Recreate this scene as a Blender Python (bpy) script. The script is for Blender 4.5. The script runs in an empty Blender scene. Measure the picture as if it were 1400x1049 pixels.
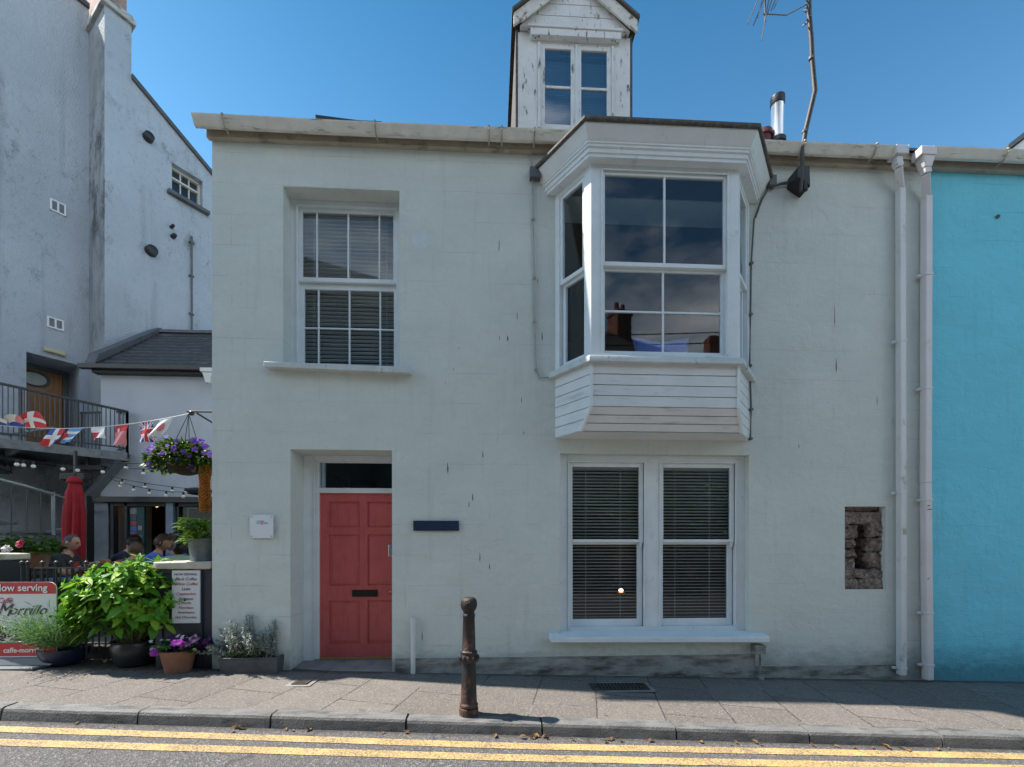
import bpy, bmesh, math, random
from mathutils import Vector, Matrix, noise, Euler
PI = math.pi
R = math.radians
scene = bpy.context.scene
COL = scene.collection

# ------------------------------------------------------------------ survey
TH = R(2.75); SN, CS = math.sin(TH), math.cos(TH); EYE = 1.47
SUN_E,SKY_S,CLOUD,EXPO=3.3,.13,11.5,1.48; SKYT=(.43,.66,.66); SKYH=(.16,.41,.46)
def onY(px, py, Y=0.0):            # surveyed point on a plane parallel to the facade
    u = (px-700)/600; v = (745-py)/600
    rx, ry = SN+CS*u, CS-SN*u
    t = (Y+5)/ry
    return Vector((rx*t, Y, EYE+v*t))
def atD(px, py, d):                # surveyed point at a depth
    u = (px-700)/600; v = (745-py)/600
    return Vector(((SN+CS*u)*d, -5+(CS-SN*u)*d, EYE+v*d))
def zg(x): return .006-.0297*x     # the street falls to the right
def onG(px, py):
    u = (px-700)/600; v = (745-py)/600
    rx, ry = SN+CS*u, CS-SN*u
    t = (.006-EYE)/(v+.0297*rx)
    return Vector((rx*t, -5+ry*t, EYE+v*t))

# ------------------------------------------------------------------ mesh helpers
class MB:
    def __init__(s, M=None): s.v=[]; s.f=[]; s.mi=[]; s.M=M
    def add(s, vs, fs, mi=0):
        b=len(s.v)
        for p in vs:
            p=Vector(p); s.v.append(s.M@p if s.M else p)
        for f in fs: s.f.append([b+i for i in f]); s.mi.append(mi)
    def hexa(s, p, mi=0):
        s.add(p, [(0,3,2,1),(4,5,6,7),(0,1,5,4),(1,2,6,5),(2,3,7,6),(3,0,4,7)], mi)
    def box(s,x0,x1,y0,y1,z0,z1,mi=0):
        s.hexa([(x0,y0,z0),(x1,y0,z0),(x1,y1,z0),(x0,y1,z0),(x0,y0,z1),(x1,y0,z1),(x1,y1,z1),(x0,y1,z1)],mi)
    def quad(s,a,b,c,d,mi=0): s.add([a,b,c,d],[(0,1,2,3)],mi)
    def prism(s, poly, off, mi=0):
        n=len(poly); off=Vector(off)
        vs=[Vector(p) for p in poly]+[Vector(p)+off for p in poly]
        s.add(vs,[list(range(n))[::-1],list(range(n,2*n))]+[(i,(i+1)%n,n+(i+1)%n,n+i) for i in range(n)],mi)
    def tube(s, pts, r, n=8, cap=True, mi=0, closed=False):
        pts=[Vector(p) for p in pts]; m=len(pts)
        rr=r if isinstance(r,(list,tuple)) else [r]*m
        vs=[]; up=None
        for i,p in enumerate(pts):
            if closed: t=pts[(i+1)%m]-pts[i-1]
            else: t=pts[min(i+1,m-1)]-pts[max(i-1,0)]
            t.normalize()
            if up is None:
                up=Vector((0,0,1)) if abs(t.z)<.9 else Vector((1,0,0))
            a=t.cross(up)
            if a.length<1e-5: a=t.cross(Vector((.3,1,.2)))
            a.normalize(); b=t.cross(a); up=-b if False else up
            for k in range(n):
                an=2*PI*k/n
                vs.append(p+(a*math.cos(an)+b*math.sin(an))*rr[i])
        fs=[]
        for i in range(m if closed else m-1):
            j=(i+1)%m
            for k in range(n):
                fs.append((i*n+k,i*n+(k+1)%n,j*n+(k+1)%n,j*n+k))
        if cap and not closed:
            fs.append(list(range(n))[::-1]); fs.append(list(range((m-1)*n,m*n)))
        s.add(vs,fs,mi)
    def bar(s,a,b,w,h=None,mi=0):   # rectangular bar
        a=Vector(a);b=Vector(b);h=h or w
        t=(b-a).normalized(); up=Vector((0,0,1)) if abs(t.z)<.9 else Vector((0,1,0))
        x=t.cross(up).normalized()*w/2; y=x.cross(t).normalized()*h/2
        s.hexa([a-x-y,a+x-y,a+x+y,a-x+y,b-x-y,b+x-y,b+x+y,b-x+y],mi)
    def lathe(s, prof, c=(0,0,0), n=20, mi=0, sx=1, sy=1):
        c=Vector(c); vs=[]; m=len(prof)
        for r,z in prof:
            for k in range(n):
                a=2*PI*k/n; vs.append(c+Vector((r*math.cos(a)*sx,r*math.sin(a)*sy,z)))
        fs=[(i*n+k,i*n+(k+1)%n,(i+1)*n+(k+1)%n,(i+1)*n+k) for i in range(m-1) for k in range(n)]
        fs.append(list(range(n))[::-1]); fs.append(list(range((m-1)*n,m*n)))
        s.add(vs,fs,mi)
    def ball(s,c,r,nu=10,nv=7,mi=0):
        c=Vector(c); rx,ry,rz=(r,r,r) if not isinstance(r,(tuple,list)) else r
        vs=[c+Vector((0,0,-rz))]
        for j in range(1,nv):
            t=-PI/2+PI*j/nv
            for k in range(nu):
                a=2*PI*k/nu
                vs.append(c+Vector((rx*math.cos(t)*math.cos(a),ry*math.cos(t)*math.sin(a),rz*math.sin(t))))
        vs.append(c+Vector((0,0,rz)))
        fs=[(0,1+(k+1)%nu,1+k) for k in range(nu)]
        for j in range(nv-2):
            for k in range(nu):
                fs.append((1+j*nu+k,1+j*nu+(k+1)%nu,1+(j+1)*nu+(k+1)%nu,1+(j+1)*nu+k))
        L=len(vs)-1; b=1+(nv-2)*nu
        fs+=[(b+k,b+(k+1)%nu,L) for k in range(nu)]
        s.add(vs,fs,mi)
    def sheet(s, fn, nu, nv, mi=0, mif=None):
        vs=[fn(i/nu,j/nv) for j in range(nv+1) for i in range(nu+1)]
        b=len(s.v); s.add(vs,[],0)
        for j in range(nv):
            for i in range(nu):
                a=b+j*(nu+1)+i
                s.f.append([a,a+1,a+nu+2,a+nu+1]); s.mi.append(mif((i+.5)/nu,(j+.5)/nv) if mif else mi)
    def rock(s, x0,x1,y0,y1,z0,z1, seed=0, amp=.02, n=6, mi=0):
        c=Vector(((x0+x1)/2,(y0+y1)/2,(z0+z1)/2)); h=Vector(((x1-x0)/2,(y1-y0)/2,(z1-z0)/2))
        for ax in range(3):
            for sg in (-1,1):
                def fn(u,v):
                    q=[0,0,0]; q[ax]=sg; q[(ax+1)%3]=2*u-1; q[(ax+2)%3]=2*v-1
                    q=Vector(q); l=(abs(q.x)**10+abs(q.y)**10+abs(q.z)**10)**(1/10)
                    q=q/l
                    p=Vector((c.x+q.x*h.x,c.y+q.y*h.y,c.z+q.z*h.z))
                    d=noise.noise_vector(p*9+Vector((seed*7.1,0,0)))*amp*.8+noise.noise_vector(p*28+Vector((seed*3.1,4,0)))*amp*.6+noise.noise_vector(p*70)*amp*.35
                    return p+d
                s.sheet(fn,n,n,mi)
    def build(s, name, mat, parent=None, loc=None, smooth=None, bevel=0, seg=2, recalc=True):
        if parent:
            rt=parent
            while rt.parent: rt=rt.parent
            o0=Vector(rt.location)
        else: o0=Vector(loc) if loc is not None else Vector((0,0,0))
        me=bpy.data.meshes.new(name)
        me.from_pydata([tuple(p-o0) for p in s.v],[],s.f)
        ms=mat if isinstance(mat,(list,tuple)) else [mat]
        for m in ms: me.materials.append(m)
        if len(ms)>1:
            for p,i in zip(me.polygons,s.mi): p.material_index=i
        if recalc:
            bm=bmesh.new(); bm.from_mesh(me)
            if smooth: bmesh.ops.remove_doubles(bm,verts=bm.verts,dist=1e-5)
            bmesh.ops.recalc_face_normals(bm,faces=bm.faces); bm.to_mesh(me); bm.free()
        if smooth:
            for p in me.polygons: p.use_smooth=True
            if smooth is not True: me.set_sharp_from_angle(angle=R(smooth))
        o=bpy.data.objects.new(name,me); COL.objects.link(o)
        if parent: o.parent=parent
        else: o.location=o0
        if bevel:
            b=o.modifiers.new('b','BEVEL'); b.width=bevel; b.segments=seg; b.limit_method='ANGLE'; b.angle_limit=R(40)
        return o

def tag(o,label=None,cat=None,group=None,kind=None):
    if label: o['label']=label
    if cat: o['category']=cat
    if group: o['group']=group
    if kind: o['kind']=kind
    return o
def thing(name,label,cat,loc=(0,0,0),group=None):
    o=bpy.data.objects.new(name,None); COL.objects.link(o); o.location=loc; o.empty_display_size=.1
    return tag(o,label,cat,group)
def copy_tree(o,parent=None):
    c=o.copy(); COL.objects.link(c)
    if parent: c.parent=parent
    for ch in list(o.children): copy_tree(ch,c)
    return c
def text(s, size, mat, M, name, parent, shear=0, align='CENTER', xs=1.0, depth=.001, bold=0):
    cu=bpy.data.curves.new(name,'FONT'); cu.body=s; cu.size=size; cu.shear=shear; cu.align_x=align; cu.extrude=depth; cu.offset=bold
    cu.resolution_u=3
    t=bpy.data.objects.new(name,cu); COL.objects.link(t); bpy.context.view_layer.update()
    me=bpy.data.meshes.new_from_object(t.evaluated_get(bpy.context.evaluated_depsgraph_get()))
    bpy.data.objects.remove(t); bpy.data.curves.remove(cu)
    rt=parent
    while rt.parent: rt=rt.parent
    me.transform(Matrix.Translation(-Vector(rt.location))@M@Matrix.Diagonal((xs,1,1,1)))
    me.materials.clear(); me.materials.append(mat)
    o=bpy.data.objects.new(name,me); COL.objects.link(o); o.parent=parent
    return o
def frontM(x,y,z,yaw=0,tilt=0):   # text plane: x right, y up, facing -Y
    return Matrix.Translation((x,y,z))@Matrix.Rotation(yaw,4,'Z')@Matrix.Rotation(PI/2+tilt,4,'X')

# ------------------------------------------------------------------ materials
class NT:
    def __init__(s,name):
        s.m=bpy.data.materials.new(name); s.m.use_nodes=True; s.t=s.m.node_tree; s.t.nodes.clear()
        s.out=s.n('ShaderNodeOutputMaterial'); s.b=s.n('ShaderNodeBsdfPrincipled')
        s.l(s.b.outputs[0],s.out.inputs[0])
    def n(s,t,**k):
        x=s.t.nodes.new(t)
        for a,b in k.items(): setattr(x,a,b)
        return x
    def l(s,a,b): s.t.links.new(a,b)
    def pos(s,sc=(1,1,1),obj=False):
        if obj: g=s.n('ShaderNodeTexCoord').outputs['Object']
        else: g=s.n('ShaderNodeNewGeometry').outputs['Position']
        if sc==(1,1,1): return g
        v=s.n('ShaderNodeVectorMath',operation='MULTIPLY'); s.l(g,v.inputs[0]); v.inputs[1].default_value=sc
        return v.outputs[0]
    def noise(s,vec,scale,detail=4,rough=.55):
        x=s.n('ShaderNodeTexNoise'); s.l(vec,x.inputs['Vector']); x.inputs['Scale'].default_value=scale
        x.inputs['Detail'].default_value=detail; x.inputs['Roughness'].default_value=rough
        return x.outputs[0]
    def ramp(s,fac,a,b,lo=0.,hi=1.):
        x=s.n('ShaderNodeMapRange'); x.clamp=True; s.l(fac,x.inputs[0])
        for i,vv in enumerate((a,b,lo,hi)): x.inputs[i+1].default_value=vv
        return x.outputs[0]
    def math(s,op,a,b=None,c=None):
        x=s.n('ShaderNodeMath',operation=op)
        for i,vv in enumerate((a,b,c)):
            if vv is None: continue
            if isinstance(vv,(int,float)): x.inputs[i].default_value=vv
            else: s.l(vv,x.inputs[i])
        return x.outputs[0]
    def mix(s,fac,a,b):
        x=s.n('ShaderNodeMix',data_type='RGBA')
        if isinstance(fac,(int,float)): x.inputs[0].default_value=fac
        else: s.l(fac,x.inputs[0])
        for i,c in ((6,a),(7,b)):
            if isinstance(c,(tuple,list)): x.inputs[i].default_value=(*c[:3],1)
            else: s.l(c,x.inputs[i])
        return x.outputs[2]
    def bump(s,h,strength=.3,dist=.01):
        x=s.n('ShaderNodeBump'); s.l(h,x.inputs['Height']); x.inputs['Strength'].default_value=strength; x.inputs['Distance'].default_value=dist
        s.l(x.outputs[0],s.b.inputs['Normal'])
    def col(s,c):
        if isinstance(c,(tuple,list)): s.b.inputs['Base Color'].default_value=(*c[:3],1)
        else: s.l(c,s.b.inputs['Base Color'])
    def rough(s,r):
        if isinstance(r,(int,float)): s.b.inputs['Roughness'].default_value=r
        else: s.l(r,s.b.inputs['Roughness'])

def pm(name,col,rough=.6,var=.12,scale=6,bump=0.,bscale=60,metal=0,dirt=None,damt=(.55,.75),dscale=4,dstretch=(1,1,1),obj=False,spec=.5):
    t=NT(name); p=t.pos(obj=obj)
    n=t.noise(p,scale,5)
    lo=tuple(c*(1-var) for c in col); hi=tuple(min(1,c*(1+var)) for c in col)
    c=t.mix(t.ramp(n,.3,.7),lo,hi)
    if dirt:
        d=t.noise(t.pos(dstretch,obj),dscale,6,.65)
        c=t.mix(t.ramp(d,damt[0],damt[1]),c,dirt)
    t.col(c); t.rough(rough); t.b.inputs['Metallic'].default_value=metal; t.b.inputs['Specular IOR Level'].default_value=spec
    if bump: t.bump(t.noise(p,bscale,3),bump,.01)
    return t.m

def stucco(name,col,line,seed=0.,lines=.5,rust=True,dirtc=(.09,.085,.075),damt=.8):
    t=NT(name); p=t.pos()
    s=t.n('ShaderNodeSeparateXYZ'); t.l(p,s.inputs[0])
    cb=t.n('ShaderNodeCombineXYZ'); t.l(s.outputs[0],cb.inputs[0]); t.l(s.outputs[2],cb.inputs[1]); cb.inputs[2].default_value=seed
    wob=t.n('ShaderNodeVectorMath',operation='MULTIPLY_ADD')
    nz=t.n('ShaderNodeTexNoise'); t.l(p,nz.inputs['Vector']); nz.inputs['Scale'].default_value=1.3
    t.l(nz.outputs[1],wob.inputs[0]); wob.inputs[1].default_value=(.03,.03,0); t.l(cb.outputs[0],wob.inputs[2])
    br=t.n('ShaderNodeTexBrick'); t.l(wob.outputs[0],br.inputs['Vector'])
    br.inputs['Scale'].default_value=1; br.inputs['Brick Width'].default_value=1.9; br.inputs['Row Height'].default_value=.343
    br.inputs['Mortar Size'].default_value=.0028; br.inputs['Mortar Smooth'].default_value=.3
    ln=br.outputs['Fac']
    brk=t.ramp(t.noise(t.pos((.7,1,2)),2.3,4),.46,.64)
    lf=t.math('MULTIPLY',t.math('MULTIPLY',ln,brk),lines)
    big=t.noise(t.pos((1,1,1.6)),1.1,8,.68)
    c=t.mix(t.ramp(big,.3,.7),tuple(x*.92 for x in col),tuple(min(1,x*1.06) for x in col))
    mott=t.noise(p,14,5,.7); c=t.mix(t.ramp(mott,.35,.75,0,.16),c,tuple(x*.72 for x in col))
    stk=t.noise(t.pos((5,5,.5)),1.6,5,.6)
    c=t.mix(t.ramp(stk,.56,.8,0,.35),c,tuple(x*.62 for x in col))
    c=t.mix(lf,c,line)
    if rust:
        sc=t.noise(t.pos((16,16,2.6)),1.,2,.5)
        c=t.mix(t.ramp(sc,.755,.79,0,.75),c,(.13,.09,.06))
    g=t.ramp(s.outputs[2],.5,-.1)
    gn=t.noise(t.pos((3,3,7)),1.7,6,.7)
    c=t.mix(t.math('MULTIPLY',t.ramp(t.math('ADD',g,t.math('MULTIPLY',gn,.9)),.78,1.35),damt),c,dirtc)
    t.col(c); t.rough(.72); t.b.inputs['Specular IOR Level'].default_value=.35
    h=t.math('ADD',t.math('MULTIPLY',t.noise(p,45,4,.6),.5),t.math('ADD',t.math('MULTIPLY',t.noise(t.pos((1,1,2.4)),4.5,4,.6),1.8),t.math('MULTIPLY',t.ramp(t.noise(t.pos((1,1,.8)),1.7,5,.6),.48,.52),.5)))
    h=t.math('SUBTRACT',h,t.math('MULTIPLY',lf,1.2))
    t.bump(h,.5,.014)
    return t.m

def leafmat(name,cols,trans=.3,rough=.4):
    t=NT(name); g=t.n('ShaderNodeNewGeometry')
    r=t.n('ShaderNodeValToRGB'); t.l(g.outputs['Random Per Island'],r.inputs[0])
    e=r.color_ramp.elements
    while len(e)<len(cols): e.new(.5)
    for i,c in enumerate(cols): e[i].position=i/(len(cols)-1); e[i].color=(*c,1)
    n=t.noise(t.pos(),25,3); c=t.mix(t.ramp(n,.3,.7,0,.3),r.outputs[0],tuple(x*.5 for x in cols[0]))
    t.col(c); t.rough(rough); t.b.inputs['Specular IOR Level'].default_value=.4
    tr=t.n('ShaderNodeBsdfTranslucent'); t.l(c,tr.inputs[0])
    m=t.n('ShaderNodeMixShader'); m.inputs[0].default_value=trans
    t.l(t.b.outputs[0],m.inputs[1]); t.l(tr.outputs[0],m.inputs[2]); t.l(m.outputs[0],t.out.inputs[0])
    return t.m

def glassmat(name,tint=(.84,.89,.93),ior=1.47):
    t=NT(name); t.t.nodes.remove(t.b)
    tr=t.n('ShaderNodeBsdfTransparent'); tr.inputs[0].default_value=(*tint,1)
    gl=t.n('ShaderNodeBsdfGlossy'); gl.inputs['Roughness'].default_value=.015; gl.inputs[0].default_value=(1,1,1,1)
    lw=t.n('ShaderNodeLayerWeight'); lw.inputs[0].default_value=.5
    r0=((ior-1)/(ior+1))**2; fr=t.math('MULTIPLY_ADD',t.math('POWER',lw.outputs['Facing'],5.),1-r0,r0)   # Schlick, same on both faces of the pane
    b=t.n('ShaderNodeBump'); n=t.n('ShaderNodeTexNoise'); n.inputs['Scale'].default_value=2.2; n.inputs['Detail'].default_value=1
    t.l(t.pos(),n.inputs['Vector']); t.l(n.outputs[0],b.inputs['Height']); b.inputs['Strength'].default_value=.012; b.inputs['Distance'].default_value=.004
    t.l(b.outputs[0],gl.inputs['Normal'])
    m=t.n('ShaderNodeMixShader'); t.l(fr,m.inputs[0]); t.l(tr.outputs[0],m.inputs[1]); t.l(gl.outputs[0],m.inputs[2])
    t.l(m.outputs[0],t.out.inputs[0]); return t.m
def emis(name,col,st):
    t=NT(name); t.col(col); t.b.inputs['Emission Color'].default_value=(*col,1); t.b.inputs['Emission Strength'].default_value=st
    return t.m
M={}
M['wall']=stucco('sage_render',(.635,.675,.635),(.24,.26,.24),lines=.5,damt=.6)
M['bluewall']=stucco('turquoise_render',(.17,.63,.78),(.07,.34,.46),seed=3.,lines=.8,rust=False,dirtc=(.05,.19,.24))
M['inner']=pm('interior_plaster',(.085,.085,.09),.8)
M['plinth']=pm('worn_plinth',(.30,.305,.285),.8,.2,4,.9,30,dirt=(.07,.065,.055),damt=(.45,.68),dscale=2.6,dstretch=(1,1,4))
M['white']=pm('white_gloss_paint',(.70,.745,.765),.38,.06,5,.08,30,dirt=(.33,.34,.33),damt=(.62,.85),dscale=7)
M['whitesash']=pm('white_sash_paint',(.72,.77,.79),.35,.05,5,.05,30,dirt=(.4,.42,.42),damt=(.66,.88),dscale=9)
M['sill']=pm('painted_sill',(.56,.59,.59),.5,.1,5,.2,40,dirt=(.15,.15,.13),damt=(.58,.75),dscale=9,dstretch=(2,1,1))
M['bayboard']=pm('white_boarding',(.70,.72,.73),.4,.06,3,.12,40,dirt=(.4,.39,.36),damt=(.55,.8),dscale=5,dstretch=(.5,.5,3))
M['bayshade']=M['bayboard']
M['peel']=pm('peeling_white_paint',(.74,.73,.71),.65,.08,6,.5,35,dirt=(.15,.125,.10),damt=(.585,.66),dscale=13,dstretch=(1.3,1.3,.35))
M['barge']=pm('flaking_bargeboard',(.70,.67,.61),.7,.1,6,.6,40,dirt=(.22,.12,.06),damt=(.56,.66),dscale=11)
M['gutter']=pm('mossy_gutter_plastic',(.70,.69,.64),.5,.10,7,.2,50,dirt=(.15,.16,.07),damt=(.56,.72),dscale=9,dstretch=(.45,2,2.4))
M['fascia']=pm('grimy_fascia',(.42,.37,.29),.7,.15,4,.4,40,dirt=(.16,.115,.07),damt=(.55,.72),dscale=5,dstretch=(1,1,2))
M['pipe']=pm('white_pipe_plastic',(.66,.65,.65),.4,.05,3,0,30,dirt=(.30,.29,.26),damt=(.6,.74),dscale=5,dstretch=(1.5,1.5,.7))
M['pipepink']=pm('offwhite_pipe_plastic',(.68,.64,.64),.42,.05,3,0,30,dirt=(.40,.36,.34),damt=(.62,.8),dscale=5,dstretch=(1.5,1.5,.7))
M['slate']=pm('roof_slate',(.09,.09,.095),.6,.3,9,.5,30,dirt=(.22,.21,.19),damt=(.62,.75),dscale=9)
M['slatedge']=pm('weathered_slate_edge',(.10,.09,.08),.8,.35,22,.8,60,dirt=(.20,.19,.14),damt=(.55,.7),dscale=18)
M['door']=pm('coral_red_paint',(.55,.115,.108),.5,.09,5,.3,70,spec=.3,dirt=(.36,.08,.075),damt=(.52,.85),dscale=7,dstretch=(4,1,.6))
M['black']=pm('black_iron',(.018,.018,.02),.45,.2,20,.2,60)
M['brass']=pm('dark_letterplate',(.025,.025,.022),.35,.2,20,0,60,metal=.6)
M['steel']=pm('brushed_steel',(.55,.57,.6),.3,.1,20,0,60,metal=1)
M['navy']=pm('navy_plaque_paint',(.018,.035,.075),.35,.15,8,0)
M['plaque']=pm('white_plaque_acrylic',(.78,.80,.82),.2,.02,3)
M['glass']=glassmat('window_glass')
M['glassroof']=glassmat('dormer_glass',(.7,.75,.8),2.1)
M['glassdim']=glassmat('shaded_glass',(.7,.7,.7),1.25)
M['slat']=pm('blind_slat',(.74,.69,.60),.5,.05,4)
M['slatd']=pm('wooden_slat',(.74,.69,.61),.5,.08,4)
M['skyblind']=pm('sky_tinted_blind',(.44,.58,.68),.7,.05,4)  # pale blind with the blue of the reflected sky mixed into its colour
M['stone']=pm('rubble_stone',(.19,.145,.12),.9,.75,16,1.,60,dirt=(.50,.45,.41),damt=(.57,.66),dscale=30)
M['stonedark']=pm('dark_lintel_stone',(.075,.075,.08),.85,.5,14,1.,40,dirt=(.22,.17,.12),damt=(.58,.7),dscale=16)
M['cavity']=pm('slit_shade_brown',(.05,.032,.02),.95,.5,10,1,30)  # dark brown stands in for the shade deep inside the slit
M['cable']=pm('grey_cable',(.12,.12,.12),.6,.2,10)
M['cablepale']=pm('painted_cable',(.36,.37,.35),.6,.2,10)
M['rust']=pm('rusty_black_cast_iron',(.085,.036,.022),.5,.55,18,.9,70,dirt=(.014,.013,.013),damt=(.46,.56),dscale=7,dstretch=(1,1,.4))
M['lead']=pm('lead_sheet',(.10,.105,.115),.55,.2,5,.2,20)
M['ally']=pm('silver_flue',(.62,.63,.65),.3,.05,5,0,metal=.9)
M['redclay']=pm('red_clay',(.14,.03,.03),.6,.2,9,.2)
M['towerwall']=None
# ------------------------------------------------------------------ ground materials
def towermat(name,col,stain=.78,low=.55):
    t=NT(name); p=t.pos()
    b=t.noise(p,.5,6,.65); c=t.mix(t.ramp(b,.3,.7),tuple(x*.86 for x in col),tuple(min(1,x*1.07) for x in col))
    a=t.noise(t.pos((1,1,.6)),2.2,10,.78); msk=t.noise(p,.33,3)
    f=t.math('MULTIPLY',t.ramp(a,low,low+.13),t.ramp(msk,.38,.62,.15,1))
    sp=t.noise(t.pos((1,1,.8)),13,6,.75); f=t.math('ADD',f,t.math('MULTIPLY',t.ramp(sp,.56,.68,0,.55),t.ramp(msk,.35,.7,.3,1)))
    c=t.mix(t.math('MULTIPLY',f,stain),c,(.13,.13,.13))
    st=t.noise(t.pos((3,3,.22)),1.3,6,.65); c=t.mix(t.ramp(st,.56,.78,0,.5),c,tuple(x*.42 for x in col))
    t.col(c); t.rough(.85); t.b.inputs['Specular IOR Level'].default_value=.2
    vo=t.n('ShaderNodeTexVoronoi'); t.l(p,vo.inputs['Vector']); vo.inputs['Scale'].default_value=38
    t.bump(t.math('ADD',t.noise(p,26,6,.7),t.math('MULTIPLY',vo.outputs[0],.5)),.9,.022)
    return t.m
M['tower']=towermat('stained_roughcast',(.48,.525,.585))
M['towerstain']=towermat('heavily_stained_roughcast',(.42,.45,.47),1.,.46)
M['cafewall']=pm('lavender_grey_render',(.43,.46,.52),.75,.05,1.5,.15,40,dirt=(.3,.32,.36),damt=(.5,.8),dscale=1.5,dstretch=(1,1,.5))
def asphalt():
    t=NT('worn_asphalt'); p=t.pos()
    a=t.noise(p,150,2,.6); v=t.n('ShaderNodeTexVoronoi'); t.l(p,v.inputs['Vector']); v.inputs['Scale'].default_value=85
    vr=t.n('ShaderNodeSeparateColor'); t.l(v.outputs['Color'],vr.inputs[0])
    c=t.mix(t.ramp(a,.35,.65),(.062,.060,.062),(.135,.13,.13))
    c=t.mix(t.ramp(vr.outputs[0],.72,.95,0,.7),c,(.30,.28,.265))
    c=t.mix(t.ramp(vr.outputs[1],.8,1.,0,.7),c,(.03,.03,.032))
    big=t.noise(p,.8,5,.6); c=t.mix(t.ramp(big,.4,.65,0,.45),c,(.135,.105,.098))
    s=t.n('ShaderNodeSeparateXYZ'); t.l(p,s.inputs[0]); yk=t.math('ADD',s.outputs[1],t.math('MULTIPLY',s.outputs[0],.0455))   # grit washed against the kerb
    gr=t.math('ADD',t.ramp(yk,-1.50,-1.37,0,.55),t.math('MULTIPLY',t.noise(p,11,6,.75),.8))
    c=t.mix(t.ramp(gr,.62,.86,0,.75),c,(.055,.045,.035))
    cr=t.n('ShaderNodeTexVoronoi',feature='DISTANCE_TO_EDGE'); wv=t.n('ShaderNodeVectorMath',operation='MULTIPLY_ADD'); nn_=t.n('ShaderNodeTexNoise'); t.l(p,nn_.inputs['Vector']); nn_.inputs['Scale'].default_value=4; t.l(nn_.outputs[1],wv.inputs[0]); wv.inputs[1].default_value=(.3,.3,0); t.l(p,wv.inputs[2]); t.l(wv.outputs[0],cr.inputs['Vector']); cr.inputs['Scale'].default_value=.55
    c=t.mix(t.ramp(cr.outputs[0],.0,.012,.6,0),c,(.03,.03,.03))
    t.col(c); t.rough(.85); t.bump(t.math('ADD',v.outputs[0],t.noise(p,60,3)),.9,.008); return t.m
M['asphalt']=asphalt()
def yellow():
    t=NT('yellow_road_paint'); p=t.pos()
    n=t.noise(p,70,4,.7); w=t.noise(p,3,4); f=t.ramp(t.math('ADD',n,t.math('MULTIPLY',w,.35)),.60,.78)
    c=t.mix(t.noise(p,2,4),(.56,.35,.11),(.64,.44,.19)); c=t.mix(f,c,(.17,.14,.10))
    t.col(c); t.rough(.7); t.bump(t.noise(p,110,3),.7,.006); return t.m
M['yellow']=yellow()
def paving():
    t=NT('concrete_slabs'); p=t.pos()
    mp=t.n('ShaderNodeMapping'); t.l(p,mp.inputs[0]); mp.inputs['Rotation'].default_value=(0,0,R(90)+math.atan(.2255)); 
    br=t.n('ShaderNodeTexBrick'); t.l(mp.outputs[0],br.inputs['Vector']); br.inputs['Scale'].default_value=1
    br.inputs['Brick Width'].default_value=.78; br.inputs['Row Height'].default_value=.585; br.inputs['Mortar Size'].default_value=.008; br.inputs['Mortar Smooth'].default_value=.1
    br.inputs['Color1'].default_value=(.13,.112,.098,1); br.inputs['Color2'].default_value=(.175,.152,.134,1); br.inputs['Mortar'].default_value=(.27,.25,.235,1)
    br.offset=.5; br.inputs['Bias'].default_value=.1
    c=br.outputs[0]
    j=t.ramp(t.noise(p,1.6,3),.34,.46)          # joints partly light mortar, partly dark gaps
    c=t.mix(t.math('MULTIPLY',br.outputs['Fac'],j),c,(.035,.032,.03))
    c=t.mix(t.math('MULTIPLY',br.outputs['Fac'],t.math('SUBTRACT',1.,j)),c,(.26,.235,.21))
    n=t.noise(p,5,8,.7); c=t.mix(t.ramp(n,.42,.72,0,.55),c,(.10,.09,.08))
    v=t.n('ShaderNodeTexVoronoi'); t.l(p,v.inputs['Vector']); v.inputs['Scale'].default_value=130
    sc=t.n('ShaderNodeSeparateColor'); t.l(v.outputs['Color'],sc.inputs[0])
    c=t.mix(t.ramp(sc.outputs[0],.75,.95,0,.55),c,(.38,.34,.31)); c=t.mix(t.ramp(sc.outputs[1],.75,1,0,.6),c,(.085,.08,.075))
    sy_=t.n('ShaderNodeSeparateXYZ'); t.l(p,sy_.inputs[0]); gb_=t.math('ADD',t.ramp(sy_.outputs[1],-.22,.0,0,.62),t.math('MULTIPLY',t.noise(p,7,5,.7),.75))   # grit and moss gathered along the wall foot
    c=t.mix(t.ramp(gb_,.68,.95,0,.8),c,(.045,.042,.034))
    sp=t.noise(p,9,2,.4); c=t.mix(t.ramp(sp,.70,.73,0,.45),c,(.08,.075,.07))
    t.col(c); t.rough(.85)
    h=t.math('SUBTRACT',t.math('MULTIPLY',t.noise(p,80,4),.4),t.math('MULTIPLY',br.outputs['Fac'],1.))
    t.bump(h,.6,.008); return t.m
M['paving']=paving()
M['kerb']=pm('granite_kerb',(.175,.17,.165),.75,.2,4,.7,70,dirt=(.07,.07,.075),damt=(.48,.66),dscale=5,dstretch=(.7,2,2))
M['terrace']=pm('terrace_paving',(.16,.15,.14),.85,.2,3,.4)
M['soil']=pm('dark_soil',(.03,.022,.016),.95,.4,30,1,40)

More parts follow.
